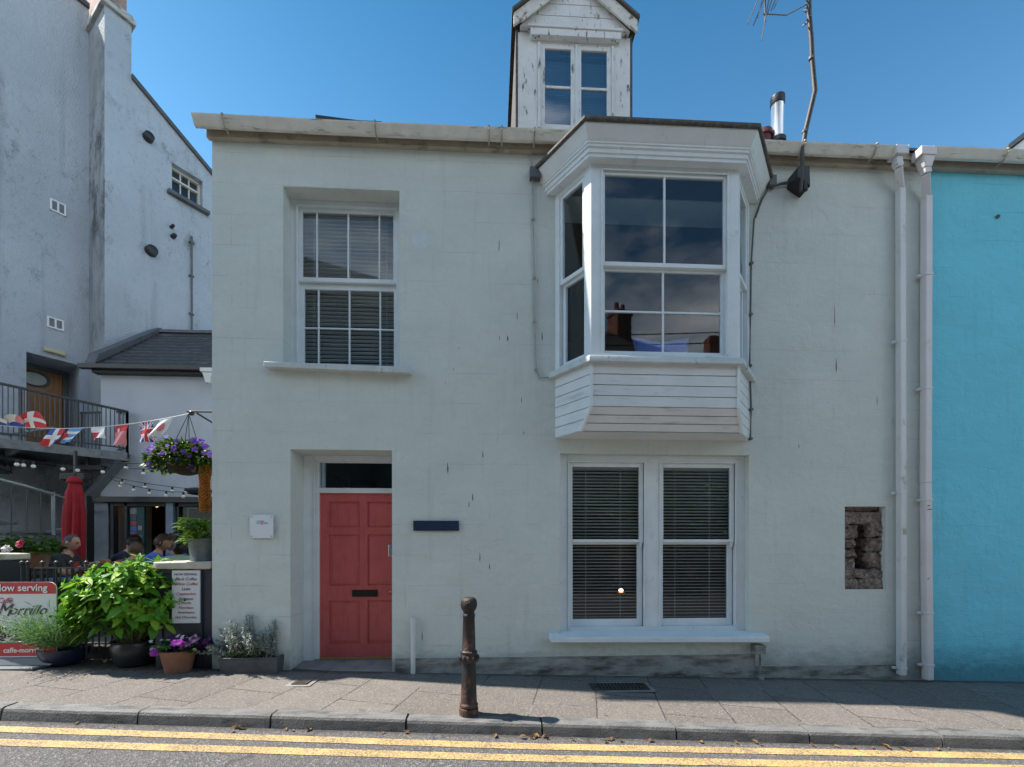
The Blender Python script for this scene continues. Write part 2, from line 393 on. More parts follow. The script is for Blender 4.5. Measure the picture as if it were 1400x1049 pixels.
# ------------------------------------------------------------------ ground
def kY(x): return -1.25-.0455*(x-.18)       # back edge of the kerb line
mb=MB()
mb.quad((-150,-150,zg(-150)-.1),(150,-150,zg(150)-.1),(150,150,zg(150)-.1),(-150,150,zg(-150)-.1))
tag(mb.build('road',M['asphalt']),kind='structure')
mb=MB()
xs=[-14+.5*i for i in range(57)]
for a,b in zip(xs,xs[1:]):
    mb.quad((a,kY(a),zg(a)),(b,kY(b),zg(b)),(b,.6,zg(b)),(a,.6,zg(a)))
tag(mb.build('pavement',M['paving']),kind='structure')
mb=MB()
rng=random.Random(4)
x=-13.9
while x<14:
    L=1.1+rng.uniform(-.03,.03); a,b=x+.007,x+L-.007; dz=rng.uniform(-.004,.004)
    def kp(xx,o,z): return (xx-.0455*o*0,kY(xx)-o,zg(xx)+z+dz)
    n=8
    prof=[(0.,.0),(.105,.0),(.125,-.008),(.134,-.028),(.145,-.13),(.0,-.13)]
    for i in range(n):
        x0=a+(b-a)*i/n; x1=a+(b-a)*(i+1)/n
        for (o0,z0),(o1,z1) in zip(prof,prof[1:]):
            w=lambda xx,o,z: Vector(kp(xx,o,z+.003))+noise.noise_vector(Vector((xx*5,o*9,z*9)))*.004
            mb.quad(w(x0,o0,z0),w(x1,o0,z0),w(x1,o1,z1),w(x0,o1,z1))
    for xx in (a,b):
        mb.add([kp(xx,o,z+.003) for o,z in prof],[tuple(range(len(prof)))])
    x+=L
tag(mb.build('kerb',M['kerb'],smooth=50,recalc=False),kind='structure')
mb=MB(); mb.quad((-14,kY(-14)-.12,zg(-14)-.06),(14,kY(14)-.12,zg(14)-.06),(14,kY(14)+.02,zg(14)-.06),(-14,kY(-14)+.02,zg(-14)-.06))
tag(mb.build('kerb_bed',M['soil']),kind='structure')
def line_y(x,k):   # centre lines of the two yellow bands, measured at left / middle / right
    pts=[(-3.85,-1.365,-1.58),(.165,-1.586,-1.777),(4.25,-1.70,-1.90)]
    (xa,a1,a2),(xb,b1,b2)=(pts[0],pts[1]) if x<pts[1][0] else (pts[1],pts[2])
    t=(x-xa)/(xb-xa); return (a1+(b1-a1)*t) if k==0 else (a2+(b2-a2)*t)
for k in (0,1):
    mb=MB(); xs=[-13+.25*i for i in range(105)]
    for a,b in zip(xs,xs[1:]):
        h=.052
        ja=noise.noise(Vector((a*3,k,0)))*.005; jb=noise.noise(Vector((b*3,k,0)))*.005
        mb.quad((a,line_y(a,k)-h+ja,zg(a)-.096),(b,line_y(b,k)-h+jb,zg(b)-.096),(b,line_y(b,k)+h+jb,zg(b)-.096),(a,line_y(a,k)+h+ja,zg(a)-.096))
    tag(mb.build('road_marking',M['yellow']),kind='structure')
mb=MB(); mb.box(-16,-3.1,.35,9,-.5,.28)
tag(mb.build('terrace_floor',M['terrace']),kind='structure')

# ------------------------------------------------------------------ grey house
HX0,HX1=-3.076,5.22
H=thing('grey_house','pale sage grey rendered cottage with coral red door, bay window and dormer','house',(1,0,0))
holes=[(-2.31,-1.03,3.47,5.46),(-2.231,-1.112,-.3,2.535),(.794,3.018,.43,2.52),(.80,2.95,3.45,5.46),(4.184,4.69,.94,1.925)]
def wall_with_holes(mb,x0,x1,z0,z1,y,holes,depth):
    X=sorted({x0,x1,*[h[0] for h in holes],*[h[1] for h in holes]}); Z=sorted({z0,z1,*[h[2] for h in holes],*[h[3] for h in holes]})
    for a,b in zip(X,X[1:]):
        for c,d in zip(Z,Z[1:]):
            mx,mz=(a+b)/2,(c+d)/2
            if any(h[0]<mx<h[1] and h[2]<mz<h[3] for h in holes): continue
            mb.quad((a,y,c),(b,y,c),(b,y,d),(a,y,d))
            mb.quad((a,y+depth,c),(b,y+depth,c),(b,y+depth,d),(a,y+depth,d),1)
    for a,b,c,d in holes:
        mb.quad((a,y,c),(a,y,d),(a,y+depth,d),(a,y+depth,c)); mb.quad((b,y,c),(b,y,d),(b,y+depth,d),(b,y+depth,c))
        mb.quad((a,y,d),(b,y,d),(b,y+depth,d),(a,y+depth,d)); mb.quad((a,y,c),(b,y,c),(b,y+depth,c),(a,y+depth,c))
mb=MB(); wall_with_holes(mb,HX0,HX1,-1,6.05,0,holes,.40)
# remaining shell: left end with gable, back, inner floors
ridge=(3.2,6.05+3.25*math.tan(R(36)))
mb.add([(HX0,0,-1),(HX0,6.4,-1),(HX0,6.4,6.05),(HX0,ridge[0],ridge[1]-.03),(HX0,0,6.05)],[(0,1,2,3,4)])
mb.add([(HX1,0,-1),(HX1,6.4,-1),(HX1,6.4,6.05),(HX1,ridge[0],ridge[1]-.03),(HX1,0,6.05)],[(0,1,2,3,4)])
mb.quad((HX0,6.4,-1),(HX1,6.4,-1),(HX1,6.4,6.05),(HX0,6.4,6.05))
wall=mb.build('wall',[M['wall'],M['inner']],H,recalc=False)
mb=MB()
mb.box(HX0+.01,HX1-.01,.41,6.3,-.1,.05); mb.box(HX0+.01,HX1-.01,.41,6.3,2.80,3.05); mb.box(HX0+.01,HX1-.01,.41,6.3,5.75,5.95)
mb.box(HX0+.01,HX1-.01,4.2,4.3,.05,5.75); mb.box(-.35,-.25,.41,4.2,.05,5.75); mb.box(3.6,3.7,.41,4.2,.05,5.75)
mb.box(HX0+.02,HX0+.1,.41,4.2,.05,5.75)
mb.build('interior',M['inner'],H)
mb=MB()   # plinth band and flaking edge
mb.box(-1.075,3.08,-.022,.0,-.4,.19); mb.box(3.08,4.86,-.006,.0,-.4,.045)
mb.box(HX0-.01,-2.28,-.01,.0,-.4,.03)
mb.build('plinth',M['plinth'],H,bevel=.006)
# roof
mb=MB(); rt=math.tan(R(36))
def roofz(y): return 6.08+(y+.12)*rt
nrow=16
for i in range(nrow):
    y0=-.12+3.32*i/nrow; y1=-.12+3.32*(i+1)/nrow
    z0,z1=roofz(y0)+.012,roofz(y1)
    mb.hexa([(HX0-.05,y0,z0-.03),(HX1,y0,z0-.03),(HX1,y1,z1-.03),(HX0-.05,y1,z1-.03),(HX0-.05,y0,z0),(HX1,y0,z0),(HX1,y1,z1),(HX0-.05,y1,z1)])
mb.hexa([(HX0-.05,3.2,roofz(3.2)-.03),(HX1,3.2,roofz(3.2)-.03),(HX1,6.55,6.0),(HX0-.05,6.55,6.0),(HX0-.05,3.2,roofz(3.2)),(HX1,3.2,roofz(3.2)),(HX1,6.55,6.05),(HX0-.05,6.55,6.05)])
roof=mb.build('roof',M['slate'],H)
mb=MB(); mb.hexa([(-2.2,.62,6.83),(-1.4,.62,6.78),(-1.4,1.4,7.36),(-2.2,1.4,7.38),(-2.2,.62,6.87),(-1.4,.62,6.80),(-1.4,1.4,7.40),(-2.2,1.4,7.42)])
mb.box(-2.0,-1.4,.7,1.3,6.6,6.9)
mb.build('rooflight',M['black'],roof)
mb=MB(); mb.lathe([(.085,7.0),(.085,7.90),(.088,7.905),(.082,7.91)],(4.17,1.2,0),20); fl=mb.build('flue',M['ally'],roof,smooth=40)
mb=MB(); mb.lathe([(.089,7.86),(.096,7.87),(.096,7.98),(.06,7.99)],(4.17,1.2,0),20); mb.build('flue_cap',M['black'],roof,smooth=40); mb=MB(); mb.lathe([(.11,7.30),(.11,7.36),(.09,7.38)],(4.17,1.2,0),18)
mb.build('flue_collar',M['black'],roof,smooth=40)
mb=MB(); mb.lathe([(.10,6.9),(.10,7.42),(.125,7.43),(.12,7.50),(.05,7.54)],(3.99,1.25,0),16); mb.build('chimney_cowl',M['redclay'],roof,smooth=40)
# fascia, gutter
mb=MB(); mb.box(HX0-.03,5.12,-.055,0,5.925,6.075); mb.box(HX0-.03,5.12,-.075,-.055,6.0,6.075)
mb.build('fascia_board',M['fascia'],H,bevel=.004)
def gutter(mb,x0,x1,z):
    prof=[(-.075,z+.0),(-.085,z-.055),(-.115,z-.085),(-.145,z-.082),(-.165,z-.062),(-.175,z-.034),(-.195,z-.017),(-.202,z+.005),(-.193,z+.010),(-.186,z-.005),(-.16,z-.05),(-.12,z-.073),(-.095,z-.05),(-.087,z)]
    n=max(2,int((x1-x0)/.3))
    for i in range(n):
        a=x0+(x1-x0)*i/n; b=x0+(x1-x0)*(i+1)/n
        for (y0,z0),(y1,z1) in zip(prof,prof[1:]):
            mb.quad((a,y0,z0+.006*math.sin(a*1.3)),(b,y0,z0+.006*math.sin(b*1.3)),(b,y1,z1+.006*math.sin(b*1.3)),(a,y1,z1+.006*math.sin(a*1.3)))
    for a in (x0,x1):
        mb.add([(a,y,zz+.006*math.sin(a*1.3)) for y,zz in prof[:9]],[tuple(range(9))])
mb=MB(); gutter(mb,-3.17,4.64,6.035); g=mb.build('gutter',M['gutter'],H,smooth=35)
def bracket(mb,x,z):
    mb.tube([(x,-.19,z+.02),(x,-.212,z+.005),(x,-.205,z-.025),(x,-.183,z-.045),(x,-.17,z-.075),(x,-.145,z-.093),(x,-.08,z-.093)],.009,6)
for x in (-2.85,-1.25,-.02,.12,.48,3.55,4.4):
    mb=MB(); bracket(mb,x,6.035); mb.build('bracket',M['fascia'],g)
# downpipe of the grey house
def pipe(parent,pts,mat,clips,r=.036,clipmat=None):
    mb=MB()
    pts=[Vector(p) for p in pts]
    for a,b in zip(pts,pts[1:]): mb.bar(a,b,2*r,2*r)
    o=mb.build('downpipe',mat,parent,bevel=.009)
    for x,z in clips:
        mb=MB(); y=pts[-1].y
        mb.box(x-r-.006,x+r+.006,y-r-.006,y+r-.0,z-.012,z+.012); mb.box(x-r-.05,x-r-.004,y+.0,y+r,z-.014,z+.014); mb.box(x+r+.004,x+r+.02,y+.0,y+r,z-.014,z+.014)
        mb.build('pipe_clip',clipmat or mat,o,bevel=.003)
    return o
mb=MB(); mb.box(4.665,4.735,-.175,-.10,5.86,5.96); mb.box(4.63,4.64,-.205,-.07,5.948,6.049); mb.box(4.64,4.77,-.203,-.07,5.95,6.045); mb.box(4.77,4.78,-.205,-.07,5.948,6.049); mb.build('gutter_outlet',M['pipe'],H,bevel=.008)
def zpx(px,py,Y=-.06): return onY(px,py,Y).z
pipe(H,[(4.70,-.14,5.90),(4.72,-.135,5.84),(4.815,-.06,5.66),(4.825,-.06,-.06)],M['pipe'],[(4.82,zpx(1228,467)),(4.822,zpx(1228,674)),(4.824,.02)])
mb=MB(); mb.box(4.81,4.85,-.0995,-.0975,zpx(1233,731),zpx(1233,723)); mb.build('pipe_label',M['fascia'],H)

# ---------- sash windows
def Mx(o,xd):
    xd=Vector((xd[0],xd[1],0)).normalized(); yd=Vector((-xd.y,xd.x,0)); zd=Vector((0,0,1))
    m=Matrix.Identity(4)
    for i in range(3): m[i][0]=xd[i]; m[i][1]=yd[i]; m[i][2]=zd[i]; m[i][3]=o[i]
    return m
def leaf_sash(par,T,x0,x1,z0,z1,st,top,bot,vb,hb,y,mat,bar=.018,th=.04,horn=0,glass=None):
    mb=MB(T)
    mb.box(x0,x0+st,y,y+th,z0,z1); mb.box(x1-st,x1,y,y+th,z0,z1)
    mb.box(x0+st,x1-st,y+.001,y+th-.001,z0,z0+bot); mb.box(x0+st,x1-st,y+.001,y+th-.001,z1-top,z1)
    gx0,gx1,gz0,gz1=x0+st,x1-st,z0+bot,z1-top
    for f in vb: xx=gx0+(gx1-gx0)*f; mb.box(xx-bar/2,xx+bar/2,y+.004,y+th-.004,gz0,gz1)
    for f in hb: zz=gz0+(gz1-gz0)*f; mb.box(gx0,gx1,y+.006,y+th-.006,zz-bar/2,zz+bar/2)
    if horn:
        for xa in (x0+.004,x1-st+.004): mb.hexa([(xa,y+.002,z0-horn),(xa+st*.5,y+.002,z0-horn),(xa+st*.5,y+th-.004,z0-horn),(xa,y+th-.004,z0-horn),(xa,y+.002,z0),(xa+st-.008,y+.002,z0),(xa+st-.008,y+th-.004,z0),(xa,y+th-.004,z0)])
    s=mb.build('sash',mat,par,bevel=.004)
    mb=MB(T); mb.box(gx0-.005,gx1+.005,y+th/2-.002,y+th/2+.002,gz0-.005,gz1+.005)
    mb.build('pane',glass or M['glass'],par)
def blind(par,T,x0,x1,z0,z1,y,pitch,mat,w=.045,tilt=.25,cords=(.12,.5,.88)):
    mb=MB(T); z=z1-.05; rg=random.Random(int(x0*100))
    mb.box(x0,x1,y-.02,y+.03,z1-.045,z1)
    while z>z0+.03:
        d=w/2; tz=d*math.sin(tilt); ty=d*math.cos(tilt); zj=z+rg.uniform(-.002,.002)
        mb.hexa([(x0,y-ty,zj-tz),(x1,y-ty,zj-tz+rg.uniform(-.003,.003)),(x1,y+ty,zj+tz),(x0,y+ty,zj+tz),(x0,y-ty,zj-tz+.0032),(x1,y-ty,zj-tz+.0032),(x1,y+ty,zj+tz+.0032),(x0,y+ty,zj+tz+.0032)])
        z-=pitch
    mb.box(x0,x1,y-.02,y+.02,z0,z0+.025)
    for c in cords:
        xx=x0+(x1-x0)*c; mb.box(xx-.002,xx+.002,y-w/2-.006,y-w/2-.003,z0,z1)
    mb.build('blind',mat,par)

# upper left window
T=Mx((-2.31,.22,3.47),(1,0)); W,Hh=1.28,1.99
mb=MB(T); mb.box(0,.075,-.03,.13,0,Hh); mb.box(W-.075,W,-.03,.13,0,Hh); mb.box(.075,W-.075,-.03,.13,Hh-.065,Hh); mb.box(.075,W-.075,-.03,.13,0,.03)
mb.box(.06,.08,-.045,-.03,0,Hh-.05); mb.box(.06,W-.06,-.044,-.03,Hh-.07,Hh-.05)
w1=mb.build('window',M['white'],H,bevel=.004)
leaf_sash(w1,T,.075,W-.075,1.07,Hh-.065,.042,.045,.05,(.155,.5,.845),(),.0,M['whitesash'])
leaf_sash(w1,T,.075,W-.075,.03,1.08,.045,.075,.07,(.155,.5,.845),(.5,),.045,M['whitesash'])
blind(w1,T,.08,W-.08,.05,Hh-.08,.125,.0475,M['slat'],.05,-.22)
mb=MB(); mb.hexa([(-2.47,-.11,3.405),(-.885,-.11,3.365),(-.885,.2,3.40),(-2.47,.2,3.44),(-2.47,-.11,3.465),(-.885,-.11,3.435),(-.885,.2,3.475),(-2.47,.2,3.505)])
mb.build('sill',M['sill'],w1,bevel=.008)
# lower window
T=Mx((.794,.08,.43),(1,0)); W,Hh=2.224,2.09
mb=MB(T); mb.box(0,.10,0,.14,0,Hh); mb.box(W-.11,W,0,.14,0,Hh); mb.box(.1,W-.11,0,.14,Hh-.085,Hh); mb.box(.1,W-.11,0,.14,0,.075)
mb.box(1.015,1.185,0,.14,.075,Hh-.085)
for a,b in ((.1,1.015),(1.185,W-.11)):
    mb.box(a,a+.014,-.013,0,.075,Hh-.07); mb.box(b-.014,b,-.013,0,.075,Hh-.07); mb.box(a+.014,b-.014,-.012,0,Hh-.085,Hh-.071)
w2=mb.build('window',M['white'],H,bevel=.004)
for a,b in ((.112,1.003),(1.197,W-.122)):
    leaf_sash(w2,T,a,b,1.07,Hh-.085,.048,.05,.035,(),(),.02,M['whitesash'],horn=.06)
    leaf_sash(w2,T,a,b,.075,1.078,.058,.035,.085,(),(),.062,M['whitesash'])
    blind(w2,T,a+.01,b-.01,.12,Hh-.1,.155,.0385,M['slatd'],.046,-.24,(.25,.73))
mb=MB(); mb.hexa([(.66,-.13,.375),(3.19,-.13,.35),(3.19,.08,.37),(.66,.08,.395),(.66,-.13,.438),(3.19,-.13,.418),(3.19,.08,.455),(.66,.08,.47)])
mb.build('sill',M['whitesash'],w2,bevel=.012,seg=3)

# door
mb=MB(); mb.box(-2.231,-2.11,.33,.44,.0,2.535); mb.box(-2.11,-1.112,.33,.44,2.47,2.535); mb.box(-2.11,-1.0,.335,.44,2.09,2.15)
mb.box(-2.11,-2.05,.345,.44,.1,2.47); mb.box(-2.11,-2.095,.318,.33,.1,2.49)
df=mb.build('door_frame',M['white'],H,bevel=.005)
mb=MB(); mb.box(-2.05,-1.03,.385,.389,2.15,2.47); mb.build('fanlight',M['glass'],df)
mb=MB(); mb.box(-2.04,-2.0,.395,.43,2.15,2.47); mb.box(-2.05,-1.03,.38,.395,2.455,2.47); mb.build('glazing_bead',M['white'],df)
mb=MB(); Y0=.375
xs=[-2.05,-1.945,-1.578,-1.487,-1.120,-1.03]; zs=[.105,.275,.80,.98,1.595,1.68,1.99,2.088]
for i in range(5):
    for j in range(7):
        if i in(1,3) and j in (1,3,5):
            a,b,c,d=xs[i],xs[i+1],zs[j],zs[j+1]
            mb.box(a,b,Y0+.018,Y0+.04,c,d)
            k=.045
            mb.hexa([(a+.012,Y0+.018,c+.012),(b-.012,Y0+.018,c+.012),(b-.012,Y0+.018,d-.012),(a+.012,Y0+.018,d-.012),(a+k,Y0+.006,c+k),(b-k,Y0+.006,c+k),(b-k,Y0+.006,d-k),(a+k,Y0+.006,d-k)])
        else: mb.box(xs[i],xs[i+1],Y0,Y0+.045,zs[j],zs[j+1])
dr=mb.build('door',M['door'],H)
mb=MB(); mb.box(-1.67,-1.365,Y0-.012,Y0,.845,.925); mb.box(-1.645,-1.39,Y0-.018,Y0-.012,.865,.905); mb.build('letterbox',M['brass'],dr,bevel=.003)
mb=MB(); mb.box(-1.235,-1.17,Y0-.025,Y0,1.33,1.47); mb.build('lock',M['steel'],dr,bevel=.006)
mb=MB(); mb.ball((-1.195,Y0-.04,.90),(.03,.025,.03),12,8); mb.tube([(-1.195,Y0-.02,.9),(-1.195,Y0,.9)],.014); mb.build('knob',pm('aged_brass',(.35,.22,.08),.35,metal=1),dr,smooth=True)
mb=MB(); mb.hexa([(-2.231,.0,-.3),(-1.112,.0,-.3),(-1.112,.44,-.3),(-2.231,.44,-.3),(-2.231,.0,.065),(-1.112,.0,.05),(-1.112,.44,.098),(-2.231,.44,.103)])
mb.build('doorstep',pm('stone_step',(.27,.255,.235),.85,.2,8,.5,dirt=(.12,.11,.1),damt=(.5,.7)),H,bevel=.006)
mb=MB(); mb.box(-2.05,-1.112,.355,.376,.1,.115); mb.build('weather_strip',pm('yellow_strip',(.35,.27,.05),.6),df)

# bay window
A,B,C_,D_=(.735,0),(1.05,-.44),(2.635,-.44),(3.02,0)
def offs(d,pts=(A,B,C_,D_)):
    P=[Vector(p) for p in pts]; L=[]
    for a,b in zip(P,P[1:]):
        t=(b-a).normalized(); n=Vector((t.y,-t.x)); L.append((a+n*d,t))
    def inter(l1,l2):
        (p,t),(q,u)=l1,l2; den=t.x*u.y-t.y*u.x; k=((q.x-p.x)*u.y-(q.y-p.y)*u.x)/den; return p+t*k
    w=(Vector((0,0)),Vector((1,0)))
    return [inter(w,L[0])]+[inter(L[i],L[i+1]) for i in range(len(L)-1)]+[inter(L[-1],w)]
def ring(mb,prof,closed_top=False):
    rows=[[(p.x,p.y,z) for p in offs(d)] for d,z in prof]
    for r0,r1 in zip(rows,rows[1:]):
        for i in range(3): mb.quad(r0[i],r0[i+1],r1[i+1],r1[i])
    return rows
ZB0,ZB1=3.46,5.49
mb=MB()
def post(p,q,f0,f1,z0=ZB0,z1=ZB1,d0=0.,d1=.09):   # vertical board on a bay side between fractions
    p=Vector(p);q=Vector(q);t=(q-p);n=Vector((t.y,-t.x)).normalized()
    a=p+t*f0;b=p+t*f1
    pts=[a-n*d1,b-n*d1,b-n*d0,a-n*d0]
    mb.hexa([(v.x,v.y,z0) for v in pts]+[(v.x,v.y,z1) for v in pts])
Lf=(Vector(C_)-Vector(B)).length; Ls=(Vector(B)-Vector(A)).length; Lr=(Vector(D_)-Vector(C_)).length
post(B,C_,0,.115/Lf*1.0); post(B,C_,1-.115/Lf,1); post(A,B,0,.07/Ls); post(A,B,1-.10/Ls,1); post(C_,D_,0,.1/Lr); post(C_,D_,1-.07/Lr,1)
post(B,C_,.115/Lf,1-.115/Lf,ZB1-.075,ZB1,.002); post(A,B,.07/Ls,1-.1/Ls,ZB1-.075,ZB1,.002); post(C_,D_,.1/Lr,1-.07/Lr,ZB1-.075,ZB1,.002)
post(B,C_,.115/Lf,1-.115/Lf,ZB0,ZB0+.03,.002); post(A,B,.07/Ls,1-.1/Ls,ZB0,ZB0+.03,.002); post(C_,D_,.1/Lr,1-.07/Lr,ZB0,ZB0+.03,.002)
# slim beads round the front light
post(B,C_,.105/Lf,.125/Lf,ZB0+.03,ZB1-.07,-.012,0); post(B,C_,1-.125/Lf,1-.105/Lf,ZB0+.03,ZB1-.07,-.012,0); post(B,C_,.125/Lf,1-.125/Lf,ZB1-.085,ZB1-.07,-.012,0)
bay=mb.build('bay_window',M['white'],H,bevel=.004)
def bayside(P0,P1,m0,m1,vbu,vbl,hbl,zmeet):
    T=Mx((P0[0],P0[1],ZB0),(P1[0]-P0[0],P1[1]-P0[1])); L=(Vector(P1)-Vector(P0)).length; h=ZB1-ZB0
    leaf_sash(bay,T,m0,L-m1,zmeet,h-.075,.035,.04,.045,vbu,(),.012,M['whitesash'],bar=.02)
    leaf_sash(bay,T,m0,L-m1,.03,zmeet+.01,.045,.04,.045,vbl,hbl,.052,M['whitesash'],bar=.02)
bayside(B,C_,.115,.115,(.5,),(.5,),(.5,),.955)
bayside(A,B,.07,.10,(),(),(),.955)
bayside(C_,D_,.10,.07,(),(),(),.955)
mb=MB(); rows=ring(mb,[(-.02,3.372),(.055,3.372),(.062,3.378),(.062,3.43),(.055,3.44),(-.1,3.462)]); mb.build('sill',M['sill'],bay,smooth=40)
# boarded apron
mb=MB()
ztop,zmid,zlow=3.375,2.92,2.69
f=1.-.30  # the side panel tapers back towards the wall below zmid
def lerp(p,q,t): return Vector(p)+(Vector(q)-Vector(p))*t
Al,Bl=lerp(A,B,0),lerp(A,B,.72); Cl,Dl=lerp(D_,C_,.72),lerp(D_,C_,0)
def pt(p,z): return (p[0],p[1],z)
nb=4
for i in range(nb):     # front vertical boards, each a shallow ship-lap
    z1=ztop-(ztop-zmid)*i/nb; z0=ztop-(ztop-zmid)*(i+1)/nb
    mb.quad(pt(B,z0+.009),pt(C_,z0+.009),pt(C_,z1),pt(B,z1))
    mb.quad((B[0],B[1]+.012,z0),(C_[0],C_[1]+.012,z0),(C_[0],C_[1]+.012,z0+.009),(B[0],B[1]+.012,z0+.009))
    mb.quad(pt(B,z0+.009),pt(C_,z0+.009),(C_[0],C_[1]+.012,z0+.009),(B[0],B[1]+.012,z0+.009))
nb=3
for i in range(nb):
    t0,t1=i/nb,(i+1)/nb
    e0l,e1l=lerp(B,Bl,t0),lerp(B,Bl,t1); e0r,e1r=lerp(C_,Cl,t0),lerp(C_,Cl,t1)
    z1=zmid-(zmid-zlow)*t0; z0=zmid-(zmid-zlow)*t1
    mb.quad(pt(e1l,z0+.008),pt(e1r,z0+.008),pt(e0r,z1),pt(e0l,z1))
    mb.quad((e1l.x,e1l.y+.013,z0),(e1r.x,e1r.y+.013,z0),(e1r.x,e1r.y+.013,z0+.008),(e1l.x,e1l.y+.013,z0+.008))
mb.quad(pt(Bl,zlow),pt(Cl,zlow),pt(Dl,zlow-.004),pt(Al,zlow-.004))
nb=6
for (P0,P1,Pl) in ((A,B,Bl),(D_,C_,Cl)):
    for i in range(nb):
        z1=ztop-(ztop-zlow)*i/nb; z0=ztop-(ztop-zlow)*(i+1)/nb
        def edge(z): return Vector(P1) if z>=zmid else lerp(P1,Pl,(zmid-z)/(zmid-zlow))
        e1,e0=edge(z1),edge(z0+.009); t=(Vector(P1)-Vector(P0)).normalized(); n=Vector((t.y,-t.x))
        if P0==D_: n=-n
        mb.quad(pt(P0,z0+.009),pt(e0,z0+.009),pt(e1,z1),pt(P0,z1))
        q=Vector(P0)-n*.012; e2=edge(z0)-n*.012
        mb.quad(pt(q,z0),pt(e2,z0),pt(e2,z0+.009),pt(q,z0+.009)); mb.quad(pt(P0,z0+.009),pt(e0,z0+.009),pt(e2,z0+.009),pt(q,z0+.009))
mb.build('boarded_apron',M['bayboard'],bay,recalc=False)
mb=MB()
for P1,Pl,sg in ((B,Bl,1),(C_,Cl,-1)):
    mb=MB(); mb.bar((P1[0],P1[1]-.004,ztop),(P1[0],P1[1]-.004,zmid),.035,.02); mb.bar((P1[0],P1[1]-.004,zmid),(Pl.x,Pl.y-.004,zlow),.035,.02); mb.build('corner_trim',M['whitesash'],bay,bevel=.003)
mb=MB()
rows=ring(mb,[(-.09,5.465),(.085,5.468),(.085,5.50),(.098,5.505),(.098,5.545),(.115,5.553),(.115,5.575),(.125,5.58),(.125,5.595),(.145,5.615),(.16,5.65),(.19,5.685),(.20,5.70),(.20,5.715)])
mb.build('cornice',M['white'],bay,smooth=30)
mb=MB(); ring(mb,[(.17,5.716),(.225,5.716),(.232,5.725),(.23,5.752),(.18,5.76)])
r=offs(.2); 
mb.quad((r[0].x,r[0].y,5.755),(r[1].x,r[1].y,5.755),(r[1].x+.4,0,6.0),(r[0].x+.3,0,5.98))
mb.quad((r[1].x,r[1].y,5.755),(r[2].x,r[2].y,5.755),(r[2].x-.4,0,6.0),(r[1].x+.4,0,6.0))
mb.quad((r[3].x,r[3].y,5.755),(r[2].x,r[2].y,5.755),(r[2].x-.4,0,6.0),(r[3].x-.3,0,5.98))
mb.build('bay_roof',M['slatedge'],bay)
mb=MB(); mb.box(.44,.56,-.07,0,5.62,5.74); mb.build('lead_flashing',M['lead'],bay,bevel=.004); mb=MB(); mb.box(3.22,3.31,-.07,0,5.64,5.76); mb.build('lead_flashing',M['lead'],bay,bevel=.004)
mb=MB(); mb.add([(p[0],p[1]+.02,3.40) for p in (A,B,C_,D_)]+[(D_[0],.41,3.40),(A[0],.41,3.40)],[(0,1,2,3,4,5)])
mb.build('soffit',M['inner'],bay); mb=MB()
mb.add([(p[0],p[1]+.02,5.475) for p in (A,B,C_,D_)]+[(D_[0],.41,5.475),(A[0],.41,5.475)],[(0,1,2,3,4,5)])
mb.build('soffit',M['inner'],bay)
# cushion
mb=MB(); cc=onY(905,478,-.22)
def cush(sgn):
    def fn(u,v):
        x=2*u-1; z=2*v-1; b=(1-x**4)*(1-z**4)
        px=.29*x*(1+.12*abs(x*z)); pz=.16*z*(1+.1*abs(x*z))+.05*abs(x)*(z>0)*z
        return Vector((cc.x+px,-.22+sgn*.07*b**.5+.12*(z)*.4,3.41+.16+pz))
    return fn
mb.sheet(cush(1),14,10); mb.sheet(cush(-1),14,10)
tag(mb.build('cushion',pm('blue_cushion_cloth',(.17,.24,.55),.85,.1,20,.3,90),None,(cc.x,-.22,3.41),smooth=True),'blue cushion propped inside the upstairs bay window','cushion')
# arrow slit
mb=MB()
sx=lambda px: onY(px,750,.06).x
sz=lambda py: onY(1180,py,.06).z
mb.rock(4.16,4.72,.05,.30,sz(717),sz(700)+.01,1,.02); mb.rock(4.15,4.72,.09,.3,sz(699),1.95,2,.015)
left=[(715,737),(737,750),(751,763),(763,780),(780,791)]
for i,(a,b) in enumerate(left): mb.rock(4.15,sx(1171)+random.Random(i).uniform(-.02,.02),.05,.6,sz(b),sz(a),10+i,.034,10)
right=[(714,735),(735,755),(755,778),(778,790)]
for i,(a,b) in enumerate(right): mb.rock(sx(1187)+random.Random(i+9).uniform(-.01,.03),4.73,.05,.6,sz(b),sz(a),20+i,.036,10)
for i,(a,b,c,d) in enumerate(((4.15,4.34,778,792),(4.33,4.52,779,791),(4.5,4.73,779,792),(4.15,4.4,791,808),(4.38,4.73,791,808))): mb.rock(a,b,.04,.32,sz(d),sz(c),30+i,.02)
mb.mi=[1 if i<72 else 0 for i in range(len(mb.mi))]
slit=mb.build('arrow_slit',[M['stone'],M['stonedark']],H,smooth=True)
mb=MB(); mb.box(4.10,4.80,.75,.80,.85,2.0)
for i in range(6): mb.rock(4.30,4.56,.55,.75,.98+.13*i,1.11+.13*i,50+i,.02,4)
mb.build('shade_backing',M['cavity'],slit)
